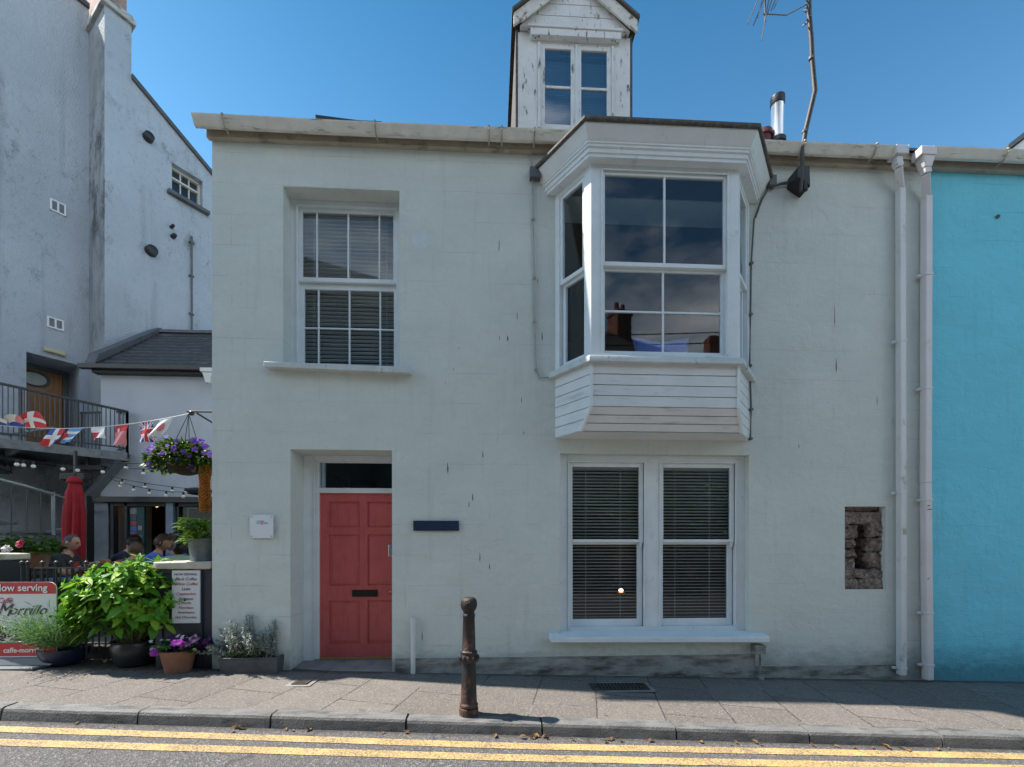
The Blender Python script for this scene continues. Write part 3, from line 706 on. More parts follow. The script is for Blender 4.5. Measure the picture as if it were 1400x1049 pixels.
# small things on the wall
mb=MB(); mb.tube([(-.87,-.045,zg(-.87)-.02),(-.87,-.045,.63)],.026,12); mb.tube([(-.87,-.045,.60),(-.87,-.045,.655)],.031,12); mb.build('waste_pipe',M['pipe'],H,smooth=40)
mb=MB(); mb.box(3.04,3.16,-.10,0,.215,.315); mb.tube([(3.12,-.05,.22),(3.12,-.05,-.02)],.012,8); mb.tube([(3.13,-.06,-.02),(3.13,-.06,-.11)],.03,10); mb.build('overflow_outlet',M['plinth'],H,bevel=.004)
mb=MB()
cp=[onY(x,y,-.02) for x,y in ((722,190),(727,205),(728,240),(729,300),(731,380),(731,440),(733,505),(738,517),(750,516))]
mb.tube(cp,.009,6); 
for q in cp[2:7]: mb.box(q.x-.018,q.x+.018,-.035,0,q.z-.01,q.z+.01)
mb.build('cable',M['cablepale'],H)
mb=MB(); cp=[onY(x,y,-.025) for x,y in ((1088,250),(1068,252),(1050,258),(1040,275),(1031,300),(1027,360),(1026,430),(1025,500),(1027,560),(1026,600))]
mb.tube(cp,.010,6); mb.tube([q+Vector((.012,-.01,.01)) for q in cp[:5]],.008,6)
for q in cp[5:]: mb.box(q.x-.014,q.x+.02,-.04,0,q.z-.012,q.z+.012)
mb.build('cable',M['cable'],H)
mb=MB(); rg=random.Random(3)
for (px,py,w,h) in ((575,329,.10,.095),):
    q=onY(px,py,0); mb.add([(q.x+w*math.cos(2*PI*k/18)*(1+rg.uniform(-.15,.15)),-.001,q.z+h*math.sin(2*PI*k/18)*(1+rg.uniform(-.15,.15))) for k in range(18)],[tuple(range(18))])
mb.build('paint_patch',pm('pale_blue_paint_patch',(.60,.655,.69),.7,.06,12),H)
# rust scars where slivers of render have lifted
rg=random.Random(8); RSM=pm('rust_scar_stain',(.15,.10,.065),.9,.5,20)
for px,py,l in ((707,432,12),(694,463,9),(735,384,8),(741,460,14),(683,462,7),(713,547,9),(612,640,16),(641,690,9),(646,680,12),(656,762,14),(669,775,8),(660,622,10),(1141,432,36),(1143,500,22),(1199,548,16),(620,505,3),(628,476,3),(716,592,5),(1092,610,8),(599,905,4),(577,870,14)):
    mb=MB(); q=onY(px,py,0); w=rg.uniform(.004,.010); L=l/120.
    mb.add([(q.x-w*.3,-.0015,q.z+L/2),(q.x+w*.4,-.0015,q.z+L*.3),(q.x+w,-.0015,q.z-L*.1),(q.x+w*.3,-.0015,q.z-L/2),(q.x-w*.6,-.0015,q.z-L*.2)],[(0,1,2,3,4)]); mb.build('rust_scar',RSM,H)

# dormer
yd=.6
mb=MB()
xl,xr=.345,1.80; z0,z1=6.45,8.03
mb.box(xl,.60,yd,yd+.08,z0,z1); mb.box(1.58,xr,yd,yd+.08,z0,z1); mb.box(.60,1.58,yd+.0,yd+.08,7.90,z1+.02); mb.box(.6,1.58,yd,yd+.08,z0,6.80)
mb.box(.60,.635,yd-.02,yd+.06,6.80,7.90); mb.box(1.555,1.58,yd-.02,yd+.06,6.8,7.9)
# gable boarding
apx,apz=1.075,8.70
for i in range(4):
    za=8.05+.15*i; zb=za+.143
    wa=(apz+.0-za)/(apz-8.03)*.73; wb=max(.02,(apz-zb)/(apz-8.03)*.73)
    mb.hexa([(apx-wa,yd-.055,za),(apx+wa,yd-.055,za),(apx+wa,yd+.06,za),(apx-wa,yd+.06,za),(apx-wb,yd-.055,zb),(apx+wb,yd-.055,zb),(apx+wb,yd+.06,zb),(apx-wb,yd+.06,zb)])
mb.box(.50,1.66,yd-.07,yd+.01,7.93,8.02); mb.box(.47,1.69,yd-.085,yd+.0,8.02,8.05)
dm=mb.build('dormer',M['peel'],H,bevel=.005)
# cheeks (slate hung)
mb=MB()
for xx in (xl-.03,xr):
    mb=MB(); mb.hexa([(xx,yd,6.4),(xx+.03,yd,6.4),(xx+.03,yd+2.2,7.9),(xx,yd+2.2,7.9),(xx,yd,8.05),(xx+.03,yd,8.05),(xx+.03,yd+2.2,8.05),(xx,yd+2.2,8.05)]); mb.build('dormer_cheek',M['slatedge'],dm)
mb=MB()
def rf(x0,zz0,x1,zz1,th,ya,yb):
    mb.hexa([(x0,ya,zz0),(x1,ya,zz1),(x1,yb,zz1),(x0,yb,zz0),(x0,ya,zz0+th),(x1,ya,zz1+th),(x1,yb,zz1+th),(x0,yb,zz0+th)])
rf(.265,8.15,apx,8.80,.035,yd-.13,yd+2.6); rf(1.885,8.15,apx,8.80,.035,yd-.13,yd+2.6)
mb.build('dormer_roof',M['slatedge'],dm)
mb=MB()
for x0,sg in ((.285,1),(1.865,-1)):
    mb.hexa([(x0,yd-.10,8.00),(x0,yd-.065,8.00),(x0,yd-.065,8.15),(x0,yd-.10,8.15),(apx,yd-.10,8.61),(apx,yd-.065,8.61),(apx,yd-.065,8.80),(apx,yd-.10,8.80)])
    pass
    xa=x0+sg*.10
    mb.hexa([(xa,yd-.12,8.02),(xa,yd-.10,8.02),(xa,yd-.10,8.075),(xa,yd-.12,8.075),(apx,yd-.12,8.60),(apx,yd-.10,8.60),(apx,yd-.10,8.655),(apx,yd-.12,8.655)])
mb.build('bargeboard',M['barge'],dm,bevel=.004)
for a,b in ((.637,1.083),(1.107,1.553)):
    T=Mx((0,yd+.0,0),(1,0))
    leaf_sash(dm,T,a,b,6.80,7.90,.055,.06,.07,(),(.5,),.0,M['peel'],bar=.03,glass=M['glassroof'])
mb=MB(); mb.box(1.083,1.107,yd-.012,yd+.05,6.8,7.9); mb.build('mullion',M['whitesash'],dm)
T=Mx((0,yd,0),(1,0)); blind(dm,T,.62,1.57,6.82,7.9,.11,.026,M['skyblind'],.024,1.15)
mb=MB(); mb.box(.55,1.65,yd+.3,yd+.32,6.5,8.0); mb.build('curtain',M['skyblind'],dm)
# ------------------------------------------------------------------ turquoise house
BH=thing('blue_house','turquoise rendered house adjoining the grey cottage at the right','house',(7,0,0))
mb=MB(); mb.box(5.229,12,.0,.4,-1,6.05); mb.box(11.6,12,.4,6.4,-1,6.05); mb.box(5.25,12,6.0,6.4,-1,6.05); mb.build('wall',M['bluewall'],BH)
mb=MB(); mb.hexa([(5.24,-.12,6.05),(12.1,-.12,6.05),(12.1,3.2,8.46),(5.24,3.2,8.46),(5.24,-.12,6.08),(12.1,-.12,6.08),(12.1,3.2,8.49),(5.24,3.2,8.49)])
mb.hexa([(5.24,3.2,8.46),(12.1,3.2,8.46),(12.1,6.5,6.05),(5.24,6.5,6.05),(5.24,3.2,8.49),(12.1,3.2,8.49),(12.1,6.5,6.08),(5.24,6.5,6.08)]); mb.build('roof',M['slate'],BH)
mb=MB(); mb.box(5.13,12,-.055,-.001,5.93,6.075); mb.build('fascia_board',pm('tan_fascia',(.40,.35,.29),.7,.15,5,.3,40,dirt=(.2,.15,.1),damt=(.55,.7)),BH,bevel=.004)
mb=MB(); gutter(mb,5.08,12,6.045); g2=mb.build('gutter',M['gutter'],BH,smooth=35)
for x in (5.98,6.9):
    mb=MB(); bracket(mb,x,6.045); mb.build('bracket',M['fascia'],g2)
mb=MB(); mb.box(4.93,5.12,-.203,-.07,5.952,6.052); mb.hexa([(5.00,-.18,5.83),(5.08,-.18,5.83),(5.08,-.09,5.83),(5.00,-.09,5.83),(4.96,-.195,5.952),(5.11,-.195,5.952),(5.11,-.08,5.952),(4.96,-.08,5.952)])
mb.build('gutter_outlet',M['pipepink'],BH,bevel=.01)
mb=MB(); 
pipe(BH,[(5.04,-.135,5.86),(5.055,-.13,5.78),(5.135,-.06,5.58),(5.125,-.06,2.2),(5.15,-.06,-.12)],M['pipepink'],[(5.132,zpx(1266,377)),(5.128,zpx(1266,532)),(5.128,zpx(1266,684)),(5.14,zpx(1268,838)),(5.148,zpx(1268,909))],.040)
mb=MB()
for (py,w) in ((692,.03),(697,.05),(791,.02)):
    z=zpx(1266,py); mb=MB(); mb.box(5.105,5.105+w,-.1045,-.1025,z-.006,z+.006); mb.build('pipe_label',M['cable'],BH)
mb=MB(); q=onY(1363,297,0); mb.lathe([(.022,0),(.022,.02),(.008,.03)],(0,0,0),12)
mb.M=None; mb.v=[Vector((q.x+p.x,-p.z,q.z+p.y)) for p in mb.v]; mb.build('wall_fixing',M['cable'],BH,smooth=40)

# distant gable to the right
FH=thing('distant_house','white gabled house just showing above the roofs at the far right','house',(14.5,6,0))
mb=MB()
g=atD(1370,211,12); ap=Vector((g.x+3.,g.y,g.z+2.3))
mb.add([(g.x+.15,g.y,0),(g.x+6,g.y,0),(g.x+6,g.y,g.z),(ap.x,g.y,ap.z),(g.x+.15,g.y,g.z+.05)],[(0,1,2,3,4)])
mb.add([(g.x+.15,g.y,0),(g.x+.15,g.y+6,0),(g.x+.15,g.y+6,g.z),(g.x+.15,g.y,g.z)],[(0,1,2,3)])
mb.build('wall',pm('far_white_render',(.66,.66,.66),.7),FH,recalc=False)
mb=MB()
mb.hexa([(g.x,g.y-.15,g.z),(ap.x,g.y-.15,ap.z),(ap.x,g.y+6,ap.z),(g.x,g.y+6,g.z),(g.x,g.y-.15,g.z+.14),(ap.x,g.y-.15,ap.z+.14),(ap.x,g.y+6,ap.z+.14),(g.x,g.y+6,g.z+.14)])
mb.hexa([(ap.x,g.y-.15,ap.z),(g.x+6,g.y-.15,g.z),(g.x+6,g.y+6,g.z),(ap.x,g.y+6,ap.z),(ap.x,g.y-.15,ap.z+.14),(g.x+6,g.y-.15,g.z+.14),(g.x+6,g.y+6,g.z+.14),(ap.x,g.y+6,ap.z+.14)])
mb.build('roof',M['slate'],FH)

# ------------------------------------------------------------------ tall house on the left
K=atD(143,400,9.38); K.z=0
dd=Vector((math.sin(R(34.75)),math.cos(R(34.75)),0)); nn=Vector((dd.y,-dd.x,0))
TM=Matrix.Identity(4)
for i in range(3): TM[i][0]=dd[i]; TM[i][1]=-nn[i]; TM[i][2]=(0,0,1)[i]; TM[i][3]=K[i]
# local frame: x along the wall (away), y into the wall, z up.  wall A at y=.99, chimney breast / wall B at y=0
def wl(px,py,y):    # survey onto a plane y=const of the tall house -> (x,z)
    u=(px-700)/600; v=(745-py)/600
    ray=Vector((SN+CS*u,CS-SN*u,v)); o=Vector((0,-5,EYE))
    p0=K-nn*y; t=(p0-o).dot(nn)/ray.dot(nn); p=o+ray*t
    return (p-K).dot(dd),p.z
TH_=thing('tall_house','tall stained pale rendered house with chimney behind the terrace at the left','house',(K.x,K.y,0))
da=wl(36,490,.99)[0]; db=wl(109,500,.99)[0]; dtop=wl(36,481,.99)[1]; dbot=3.30
print('door',da,db,dtop)
mb=MB(TM); wall_with_holes(mb,-4.6,0,-.5,13.55,.99,[(da,db,dbot,dtop)],.9)
mb.quad((-4.6,.99,-.5),(-4.6,9,-.5),(-4.6,9,13.5),(-4.6,.99,13.5))
wa=wl(235,240,0)[0]; wb=wl(277,260,0)[0]; wz1=wl(235,222,0)[1]; wz0=wl(235,263,0)[1]
# wall B with a raking top
gx0,gz0=.454,11.83; sl=-.62
mbb=MB(TM)
segs=[(.454,wa),(wa,wb),(wb,6.)]
for a,b in segs:
    if a==wa:
        mbb.quad((a,0,-.5),(b,0,-.5),(b,0,wz0),(a,0,wz0)); mbb.quad((a,0,wz1),(b,0,wz1),(b,0,gz0+sl*(b-gx0)),(a,0,gz0+sl*(a-gx0)))
        for (p,q) in (((a,wz0),(a,wz1)),((b,wz0),(b,wz1)),((a,wz0),(b,wz0)),((a,wz1),(b,wz1))):
            mbb.quad((p[0],0,p[1]),(q[0],0,q[1]),(q[0],.3,q[1]),(p[0],.3,p[1]))
    else: mbb.quad((a,0,-.5),(b,0,-.5),(b,0,gz0+sl*(b-gx0)),(a,0,gz0+sl*(a-gx0)))
mbb.quad((6,0,-.5),(6,9,-.5),(6,9,8.4),(6,0,8.4))
mb.v+=mbb.v[:0]
n0=len(mb.v); mb.v+=mbb.v; mb.f+=[[i+n0 for i in f] for f in mbb.f]; mb.mi+=mbb.mi
mb.build('wall',[M['tower'],M['cafewall']],TH_,recalc=False)
mb=MB(TM); mb.box(0,.454,0,1.6,-.5,13.02)
mb.mi=[1 if i in (5,11) else 0 for i in range(len(mb.f))]
mb.build('chimney_breast',[M['tower'],M['towerstain']],TH_)
mb=MB(TM); mb.box(-.07,.52,-.08,1.7,13.02,13.13); mb.box(-.03,.48,-.04,1.66,13.13,13.22); cb_=mb.build('chimney_cap',pm('pale_cap',(.45,.43,.4),.8,.2,6,.4,dirt=(.12,.11,.1),damt=(.5,.7)),TH_,bevel=.015)
mb=MB(TM); mb.box(.05,.40,.1,1.3,13.22,14.2); mb.build('chimney_stack',pm('pink_brick',(.36,.24,.2),.85,.2,9,.4),TH_)
mb=MB(TM); mb.hexa([(.454,-.06,gz0),(6.1,-.06,gz0+sl*5.646),(6.1,9,gz0+sl*5.646),(.454,9,gz0),(.454,-.06,gz0+.10),(6.1,-.06,gz0+sl*5.646+.1),(6.1,9,gz0+sl*5.646+.1),(.454,9,gz0+.10)])
mb.box(-4.6,-.0,.93,9,13.55,13.65); mb.build('roof',M['slate'],TH_)
# window in wall B
T=TM@Matrix.Translation((wa,.14,wz0)); W=wb-wa; Hh=wz1-wz0
mb=MB(T); e=.05
mb.box(0,e,0,.08,0,Hh); mb.box(W-e,W,0,.08,0,Hh); mb.box(e,W-e,0,.08,0,e); mb.box(e,W-e,0,.08,Hh-e,Hh); mb.box(e,W-e,-.02,.06,Hh*.62-.02,Hh*.62+.02)
for f in (.36,.64): mb.box(W*f-.012,W*f+.012,.015,.06,e,Hh-e)
w=mb.build('window',pm('cream_sash',(.62,.58,.50),.5,.1,8),TH_)
mb=MB(T); mb.box(e,W-e,.05,.055,e,Hh-e); mb.build('pane',M['glass'],w)
mb=MB(T); mb.box(0,W,.5,.51,0,Hh); mb.box(.0,W,.09,.5,-.01,0); mb.build('curtain',M['inner'],w)
mb=MB(TM); mb.box(wa-.1,wb+.12,-.12,.14,wz0-.09,wz0-.005); mb.build('sill',M['lead'],w,bevel=.008)
# plastic vents in wall A
def wallbox(mb,x0,x1,y0,y1,z0,z1): mb.box(x0,x1,y0,y1,z0,z1)
for (pa,pb,pya,pyb) in ((68,90,271,287),(64,87,432,447)):
    a,z1=wl(pa,pya,.99); b,_=wl(pb,pya,.99); _,z0=wl(pa,pyb,.99)
    mb=MB(TM); e=.03; m=(a+b)/2
    for x0,x1 in ((a,a+e),(m-e/2,m+e/2),(b-e,b)): mb.box(x0,x1,.955,.99,z0,z1)
    mb.box(a,b,.956,.99,z0,z0+e); mb.box(a,b,.956,.99,z1-e,z1)
    v=mb.build('wall_vent',pm('white_vent_plastic',(.8,.82,.84),.4,.03,5),TH_,bevel=.003)
    mb=MB(TM)
    for i in range(7): zz=z0+e+(z1-z0-2*e)*(i+.5)/7; mb.box(a+e,b-e,.975,.989,zz-.006,zz+.006)
    mb.build('grille',pm('grey_grille',(.22,.24,.27),.5),v)
# bulkhead light above the door
a,z1=wl(59,474,.99); b,_=wl(89,484,.99)
mb=MB(TM); mb.box(a,b,.90,.99,z1-.1,z1-.005); mb.build('bulkhead_light',pm('cream_bulkhead',(.55,.50,.34),.5,.05,5),TH_,bevel=.02)
# round black duct outlets
for px,py,r in ((202,189,.10),(206,344,.115),(236,324,.05),(234,311,.035)):
    x,z=wl(px,py,0)
    mb=MB(); mb.lathe([(r*1.05,0),(r,.02),(r*.95,.12),(r*.7,.14)],(0,0,0),14)
    mb.v=[TM@Vector((x+p.x,-p.z,z+p.y)) for p in mb.v]
    mb.build('duct_outlet',M['black'],TH_,smooth=40)
a,z1=wl(261,326,0); _,z0=wl(261,456,0)
mb=MB(TM); mb.tube([(a,-.05,z0-.3),(a,-.05,z1),(a+.02,.0,z1+.05)],.022,8)
for q in (.2,.6,.95): mb.box(a-.05,a+.05,-.06,0,z0+(z1-z0)*q-.015,z0+(z1-z0)*q+.015)
mb.build('waste_pipe',M['cable'],TH_)
# boarded door with oval light
def wood():
    t=NT('varnished_board_door'); p=t.pos((1,1,.06))
    n=t.noise(p,22,6,.6); c=t.mix(t.ramp(n,.3,.7),(.20,.075,.018),(.40,.17,.045)); t.col(c); t.rough(.4); return t.m
T=TM@Matrix.Translation((0,1.80,0)); dx1=db-.10; dx0=da-.55; dtop2=dtop-.02
mb=MB(T)
nbd=9
for i in range(nbd):
    x0=dx0+(dx1-dx0)*i/nbd; x1=dx0+(dx1-dx0)*(i+1)/nbd
    mb.box(x0+.004,x1-.004,0,.04,dbot,dtop2-.08); 
mb.box(dx0,dx1,.012,.05,dbot,dtop2-.08)
dd_=mb.build('door',wood(),TH_)
mb=MB(T); mb.box(dx0-.1,dx0,-.03,.08,dbot,dtop2); mb.box(dx1,dx1+.1,-.03,.08,dbot,dtop2); mb.box(dx0,dx1,-.03,.08,dtop2-.08,dtop2+.03); mb.build('door_frame',M['lead'],TH_)
ox,oz=wl(47,518,1.8)
mb=MB(); mb.lathe([(.24,0),(.25,.015),(.21,.03),(.19,.01)],(0,0,0),24); mb.v=[TM@Vector((ox+p.x,1.8-p.z,oz+p.y*.72)) for p in mb.v]; mb.build('porthole_frame',M['lead'],dd_,smooth=40)
mb=MB(); mb.lathe([(.2,0),(.2,.012)],(0,0,0),24); mb.v=[TM@Vector((ox+p.x,1.8-p.z,oz+p.y*.72)) for p in mb.v]; mb.build('porthole_pane',pm('frosted_glass',(.22,.30,.32),.2,.1,9),dd_)

# ------------------------------------------------------------------ cafe building
CF=thing('cafe_building','low lavender grey cafe building with dark slate roof behind the terrace','building',(-6,4,0))
cx0,cx1,cy=-7.655,-2.9,4.0
oz1=onY(210,687,cy).z; ox0=onY(150,700,cy).x; ox1=onY(300,700,cy).x
mb=MB(); wall_with_holes(mb,cx0,cx1,-.3,4.93,cy,[(ox0,ox1,.28,oz1)],.25)
mb.quad((cx0,cy,-.3),(cx0,5.7,-.3),(cx0,5.7,6.2),(cx0,cy,4.93)); mb.quad((cx1,cy,-.3),(cx1,7,-.3),(cx1,7,6.2),(cx1,cy,4.93))
mb.build('wall',[M['cafewall'],M['inner']],CF,recalc=False)
mb=MB(); nr=11
ry0,ry1,rz0,rz1=3.82,5.52,4.93,6.37
for i in range(nr):
    t0,t1=i/nr,(i+1)/nr
    y0,y1=ry0+(ry1-ry0)*t0,ry0+(ry1-ry0)*t1; za,zb=rz0+(rz1-rz0)*t0+.02,rz0+(rz1-rz0)*t1
    mb.hexa([(cx0-.12,y0,za-.03),(cx1,y0,za-.03),(cx1,y1,zb-.03),(cx0-.12,y1,zb-.03),(cx0-.12,y0,za),(cx1,y0,za),(cx1,y1,zb),(cx0-.12,y1,zb)])
mb.hexa([(cx0-.12,ry1,rz1-.05),(cx1,ry1,rz1-.05),(cx1,7.2,4.9),(cx0-.12,7.2,4.9),(cx0-.12,ry1,rz1),(cx1,ry1,rz1),(cx1,7.2,4.95),(cx0-.12,7.2,4.95)])
rf_=mb.build('roof',pm('streaked_slate',(.040,.042,.047),.55,.35,7,.5,30,dirt=(.17,.17,.17),damt=(.60,.74),dscale=3.5,dstretch=(1,2,2)),CF)
mb=MB(); mb.hexa([(cx0-.16,ry0,rz0+.02),(cx0+.03,ry0,rz0+.02),(cx0+.03,ry1+.05,rz1+.02),(cx0-.16,ry1+.05,rz1+.02),(cx0-.16,ry0+.1,rz0+.26),(cx0+.03,ry0+.1,rz0+.26),(cx0+.03,ry1+.05,rz1+.14),(cx0-.16,ry1+.05,rz1+.14)])
mb.box(cx0-.1,cx1,ry1-.06,ry1+.08,rz1-.01,rz1+.06); mb.build('ridge_flashing',M['lead'],rf_,bevel=.01)
mb=MB(); mb.box(cx0-.22,cx1,ry0-.07,ry0+.03,rz0-.08,rz0+.01); mb.box(cx0-.05,cx1,ry0+.03,cy,rz0-.13,rz0-.06); mb.build('gutter',M['black'],CF,bevel=.008)
q=onY(281,508,3.75)
mb=MB(); mb.box(q.x-.03,q.x+.25,3.62,3.75,q.z-.05,q.z+.03); mb.hexa([(q.x+.05,3.66,q.z-.25),(q.x+.12,3.66,q.z-.25),(q.x+.12,3.74,q.z-.25),(q.x+.05,3.74,q.z-.25),(q.x+.0,3.64,q.z-.05),(q.x+.2,3.64,q.z-.05),(q.x+.2,3.74,q.z-.05),(q.x+.0,3.74,q.z-.05)])
mb.build('floodlight',pm('pale_floodlight',(.6,.62,.64),.4),CF,bevel=.01)
mb=MB(); mb.box(ox0-.4,cx1,3.88,3.998,oz1-.01,oz1+.10); mb.build('lintel_beam',M['black'],CF,bevel=.006)
# recess behind the opening
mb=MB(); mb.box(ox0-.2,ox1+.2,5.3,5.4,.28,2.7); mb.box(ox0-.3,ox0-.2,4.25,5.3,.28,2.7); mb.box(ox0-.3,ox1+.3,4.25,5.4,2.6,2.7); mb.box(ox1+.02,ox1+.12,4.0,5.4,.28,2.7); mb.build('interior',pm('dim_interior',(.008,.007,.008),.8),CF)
def px_(p): return onY(p,720,cy+.03).x
mb=MB(); mb.box(px_(150),px_(157),cy+.0,cy+.12,.28,oz1); mb.box(px_(171),px_(175.5),cy,cy+.12,.28,oz1); mb.box(px_(227),px_(230),cy,cy+.12,.28,oz1); mb.box(px_(242),px_(246),cy,cy+.12,.28,oz1); mb.box(px_(157),px_(300),cy+.0,cy+.1,oz1-.08,oz1)
mb.build('door_frame',pm('dark_navy_frame',(.02,.024,.034),.5,.1,8),CF,bevel=.006)
mb=MB(); mb.box(px_(231),px_(241),cy-.06,cy+.1,.28,oz1); mb.build('pilaster',pm('slate_blue_paint',(.16,.21,.30),.5,.1,5),CF,bevel=.01)
mb=MB(); mb.box(px_(122),px_(151),cy-.03,cy-.001,.28,oz1-.02); mb.build('side_panel',pm('grey_blue_panel',(.20,.235,.28),.6,.12,7,.2),CF)
mb=MB(); mb.box(px_(176),px_(196),cy+.05,cy+.09,.28,oz1-.08); td=mb.build('door',pm('teal_door_paint',(.012,.09,.105),.5,.1,6),CF)
for i,(a,b,c,d,col) in enumerate(((177,186,695,703,(.28,.30,.34)),(177,186,704,712,(.09,.11,.16)),(177,186,713,719,(.42,.08,.09)),(177,186,720,726,(.06,.17,.5)),(177,186,727,730,(.35,.12,.2)),(188,193,719,725,(.45,.36,.36)),(181,193,732,741,(.6,.55,.62)))):
    z1=onY(180,c,cy+.04).z; z0=onY(180,d,cy+.04).z
    mb=MB(); mb.box(px_(a),px_(b),cy+.042,cy+.05,z0,z1); mb.build('notice',pm('notice_paper_%d'%i,col,.6,.35,30),td)
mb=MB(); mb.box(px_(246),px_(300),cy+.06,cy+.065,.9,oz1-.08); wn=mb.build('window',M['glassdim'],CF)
mb=MB()
for a,b,c,d in ((253,266,694,695.5),(253,254.5,694,710),(253,266,708.5,710),(255,267,714,715.5),(255,256.5,714,726)):
    z1=onY(180,c,cy+.1).z; z0=onY(180,d,cy+.1).z; mb.box(px_(a),px_(b),cy+.09,cy+.1,z0,z1)
mb.build('picture_frame',pm('pale_frame',(.5,.52,.55),.5),wn)
lp=atD(214.5,690,9.3)
PL=thing('pendant_lamp','small warm lit pendant bulb inside the dark cafe doorway','lamp',lp)
mb=MB(); mb.ball(lp,.055,12,8); mb.build('bulb',emis('warm_bulb',(1.,.55,.22),2.2),PL,smooth=True)
mb=MB(); mb.tube([lp+Vector((0,0,.07)),lp+Vector((0,0,.4))],.01,6); mb.tube([lp+Vector((0,0,.06)),lp+Vector((0,0,.12))],.03,8); mb.build('flex',M['black'],PL)
ds=atD(269,672,8.2)
mb=MB(); mb.ball(ds,(.20,.20,.07),14,8); mb.tube([ds,ds+Vector((.25,.35,.05))],.03,8)
tag(mb.build('wall_speaker',M['black'],loc=ds,smooth=40),'black oval speaker on the cafe wall behind the orange strand','speaker')

# ------------------------------------------------------------------ balcony
bz=3.25
f0=atD(-60,600,7.0); f1=atD(174,620,8.5); r1=atD(111,600,9.25); f0.z=f1.z=r1.z=bz
wA=TM@Vector((-2.2,.99,0)); wB=TM@Vector((.0,.99,0)); wA.z=wB.z=bz
BC=thing('balcony','dark grey steel balcony with thin railings below the wooden door','balcony',(f1.x-1.5,f1.y,0))
mb=MB()
top=[f0,f1,Vector((f1.x-.2,f1.y+.6,bz)),wB,wA]
mb.prism([p-Vector((0,0,.03)) for p in top],(0,0,.03))
mb.bar(f0-Vector((0,0,.08)),f1-Vector((0,0,.08)),.06,.16)
mb.bar(f1-Vector((0,0,.08)),wB-Vector((0,0,.08)),.06,.16)
for t in (.35,.7): 
    a=f0+(f1-f0)*t; mb.bar(a-Vector((0,0,.08)),a+nn*-1.2-Vector((0,0,.08)),.06,.14)
M['greysteel']=pm('grey_galvanised_steel',(.16,.18,.20),.5,.25,9,.2,40,dirt=(.09,.08,.06),damt=(.55,.7),dscale=8)
M['palesteel']=pm('pale_galvanised_tube',(.34,.38,.40),.4,.2,9,.1,40,metal=.3)
M['darksteel']=pm('dark_painted_steel',(.06,.068,.075),.45,.2,9,.2,40)
mb.build('deck',M['greysteel'],BC,bevel=.006)
def railing(par,a,b,h0,h1,n,mat,posts=2):
    a=Vector(a);b=Vector(b); u0=Vector((0,0,h0)); u1=Vector((0,0,h1))
    mb=MB(); mb.tube([a+u0,b+u1],.024,8); mb.tube([a+Vector((0,0,.09)),b+Vector((0,0,.09))],.014,6)
    for i in range(n+1):
        t=i/n; p=a+(b-a)*t; h=h0+(h1-h0)*t; mb.tube([p+Vector((0,0,.09)),p+Vector((0,0,h))],.0085,5)
    for i in range(posts+1):
        t=i/posts; p=a+(b-a)*t; h=h0+(h1-h0)*t; mb.bar(p-Vector((0,0,.1)),p+Vector((0,0,h)),.03,.03)
    return mb.build('railing',mat,par)
railing(BC,f0,f1,.95,.80,34,M['darksteel'],3)
railing(BC,f1,r1,.80,1.0,12,M['darksteel'],2)
mb=MB(); pa=atD(118,684,7.9); pb=atD(164,632,8.4); pc=Vector((pa.x,pa.y,.28))
mb.bar(pa,pb,.12,.14); mb.build('strut',M['darksteel'],BC,bevel=.006)
mb=MB(); mb.bar(pc,pa+Vector((0,0,.08)),.15,.15); mb.build('post',M['black'],BC,bevel=.006)
# ------------------------------------------------------------------ spiral stair
sc_=atD(-26,700,7.75); sr=1.36
SS=thing('spiral_staircase','grey steel spiral staircase with curved handrail at the left edge','staircase',(sc_.x,sc_.y,.28))
cam_r=Vector((CS,-SN,0)); cam_f=Vector((SN,CS,0))
def sp(phi,r,z): d=cam_r*math.cos(phi)-cam_f*math.sin(phi); return Vector((sc_.x,sc_.y,0))+d*r+Vector((0,0,z))
rise=.178; z10=1.70
def ph(z): return R(10+(z-z10)/rise*30)
zt=z10-7*rise
k=0
hand=[];strg=[]
while zt<bz-.05:
    p=ph(zt); w=R(17)
    mb=MB()
    t0=[sp(p-w,.12,zt),sp(p-w,sr,zt),sp(p,sr*1.01,zt),sp(p+w,sr,zt),sp(p+w,.12,zt)]
    mb.prism([q-Vector((0,0,.035)) for q in t0],(0,0,.035)); mb.bar(sp(p-w,.12,zt-.04),sp(p-w,sr,zt-.04),.02,.07)
    mb.bar(sp(p-w*.9,sr-.01,zt-.03),sp(p+w*.9,sr-.01,zt-.03),.014,.06)
    if zt>.3: mb.build('tread',M['greysteel'],SS)
    mb=MB(); mb.tube([sp(p-w*.4,sr,zt-.06),sp(p-w*.4,sr,zt+.69)],.027,8); mb.build('post',M['palesteel'],SS)
    mb=MB()
    for j in (.05,.5,.95): mb.tube([sp(p+w*j,sr,zt),sp(p+w*j,sr,zt+.68+rise*.55*j)],.008,5)
    mb.build('baluster',M['darksteel'],SS)
    zt+=rise
mb=MB(); z=z10-6.5*rise
pts=[]
while z<bz: pts.append(sp(ph(z),sr,z+.69)); z+=rise/4
mb.tube(pts,.026,8); mb.build('handrail',M['palesteel'],SS,smooth=40)
mb=MB(); mb.tube([(sc_.x,sc_.y,.28),(sc_.x,sc_.y,bz+.9)],.06,12); mb.build('newel_post',M['greysteel'],SS,smooth=40)

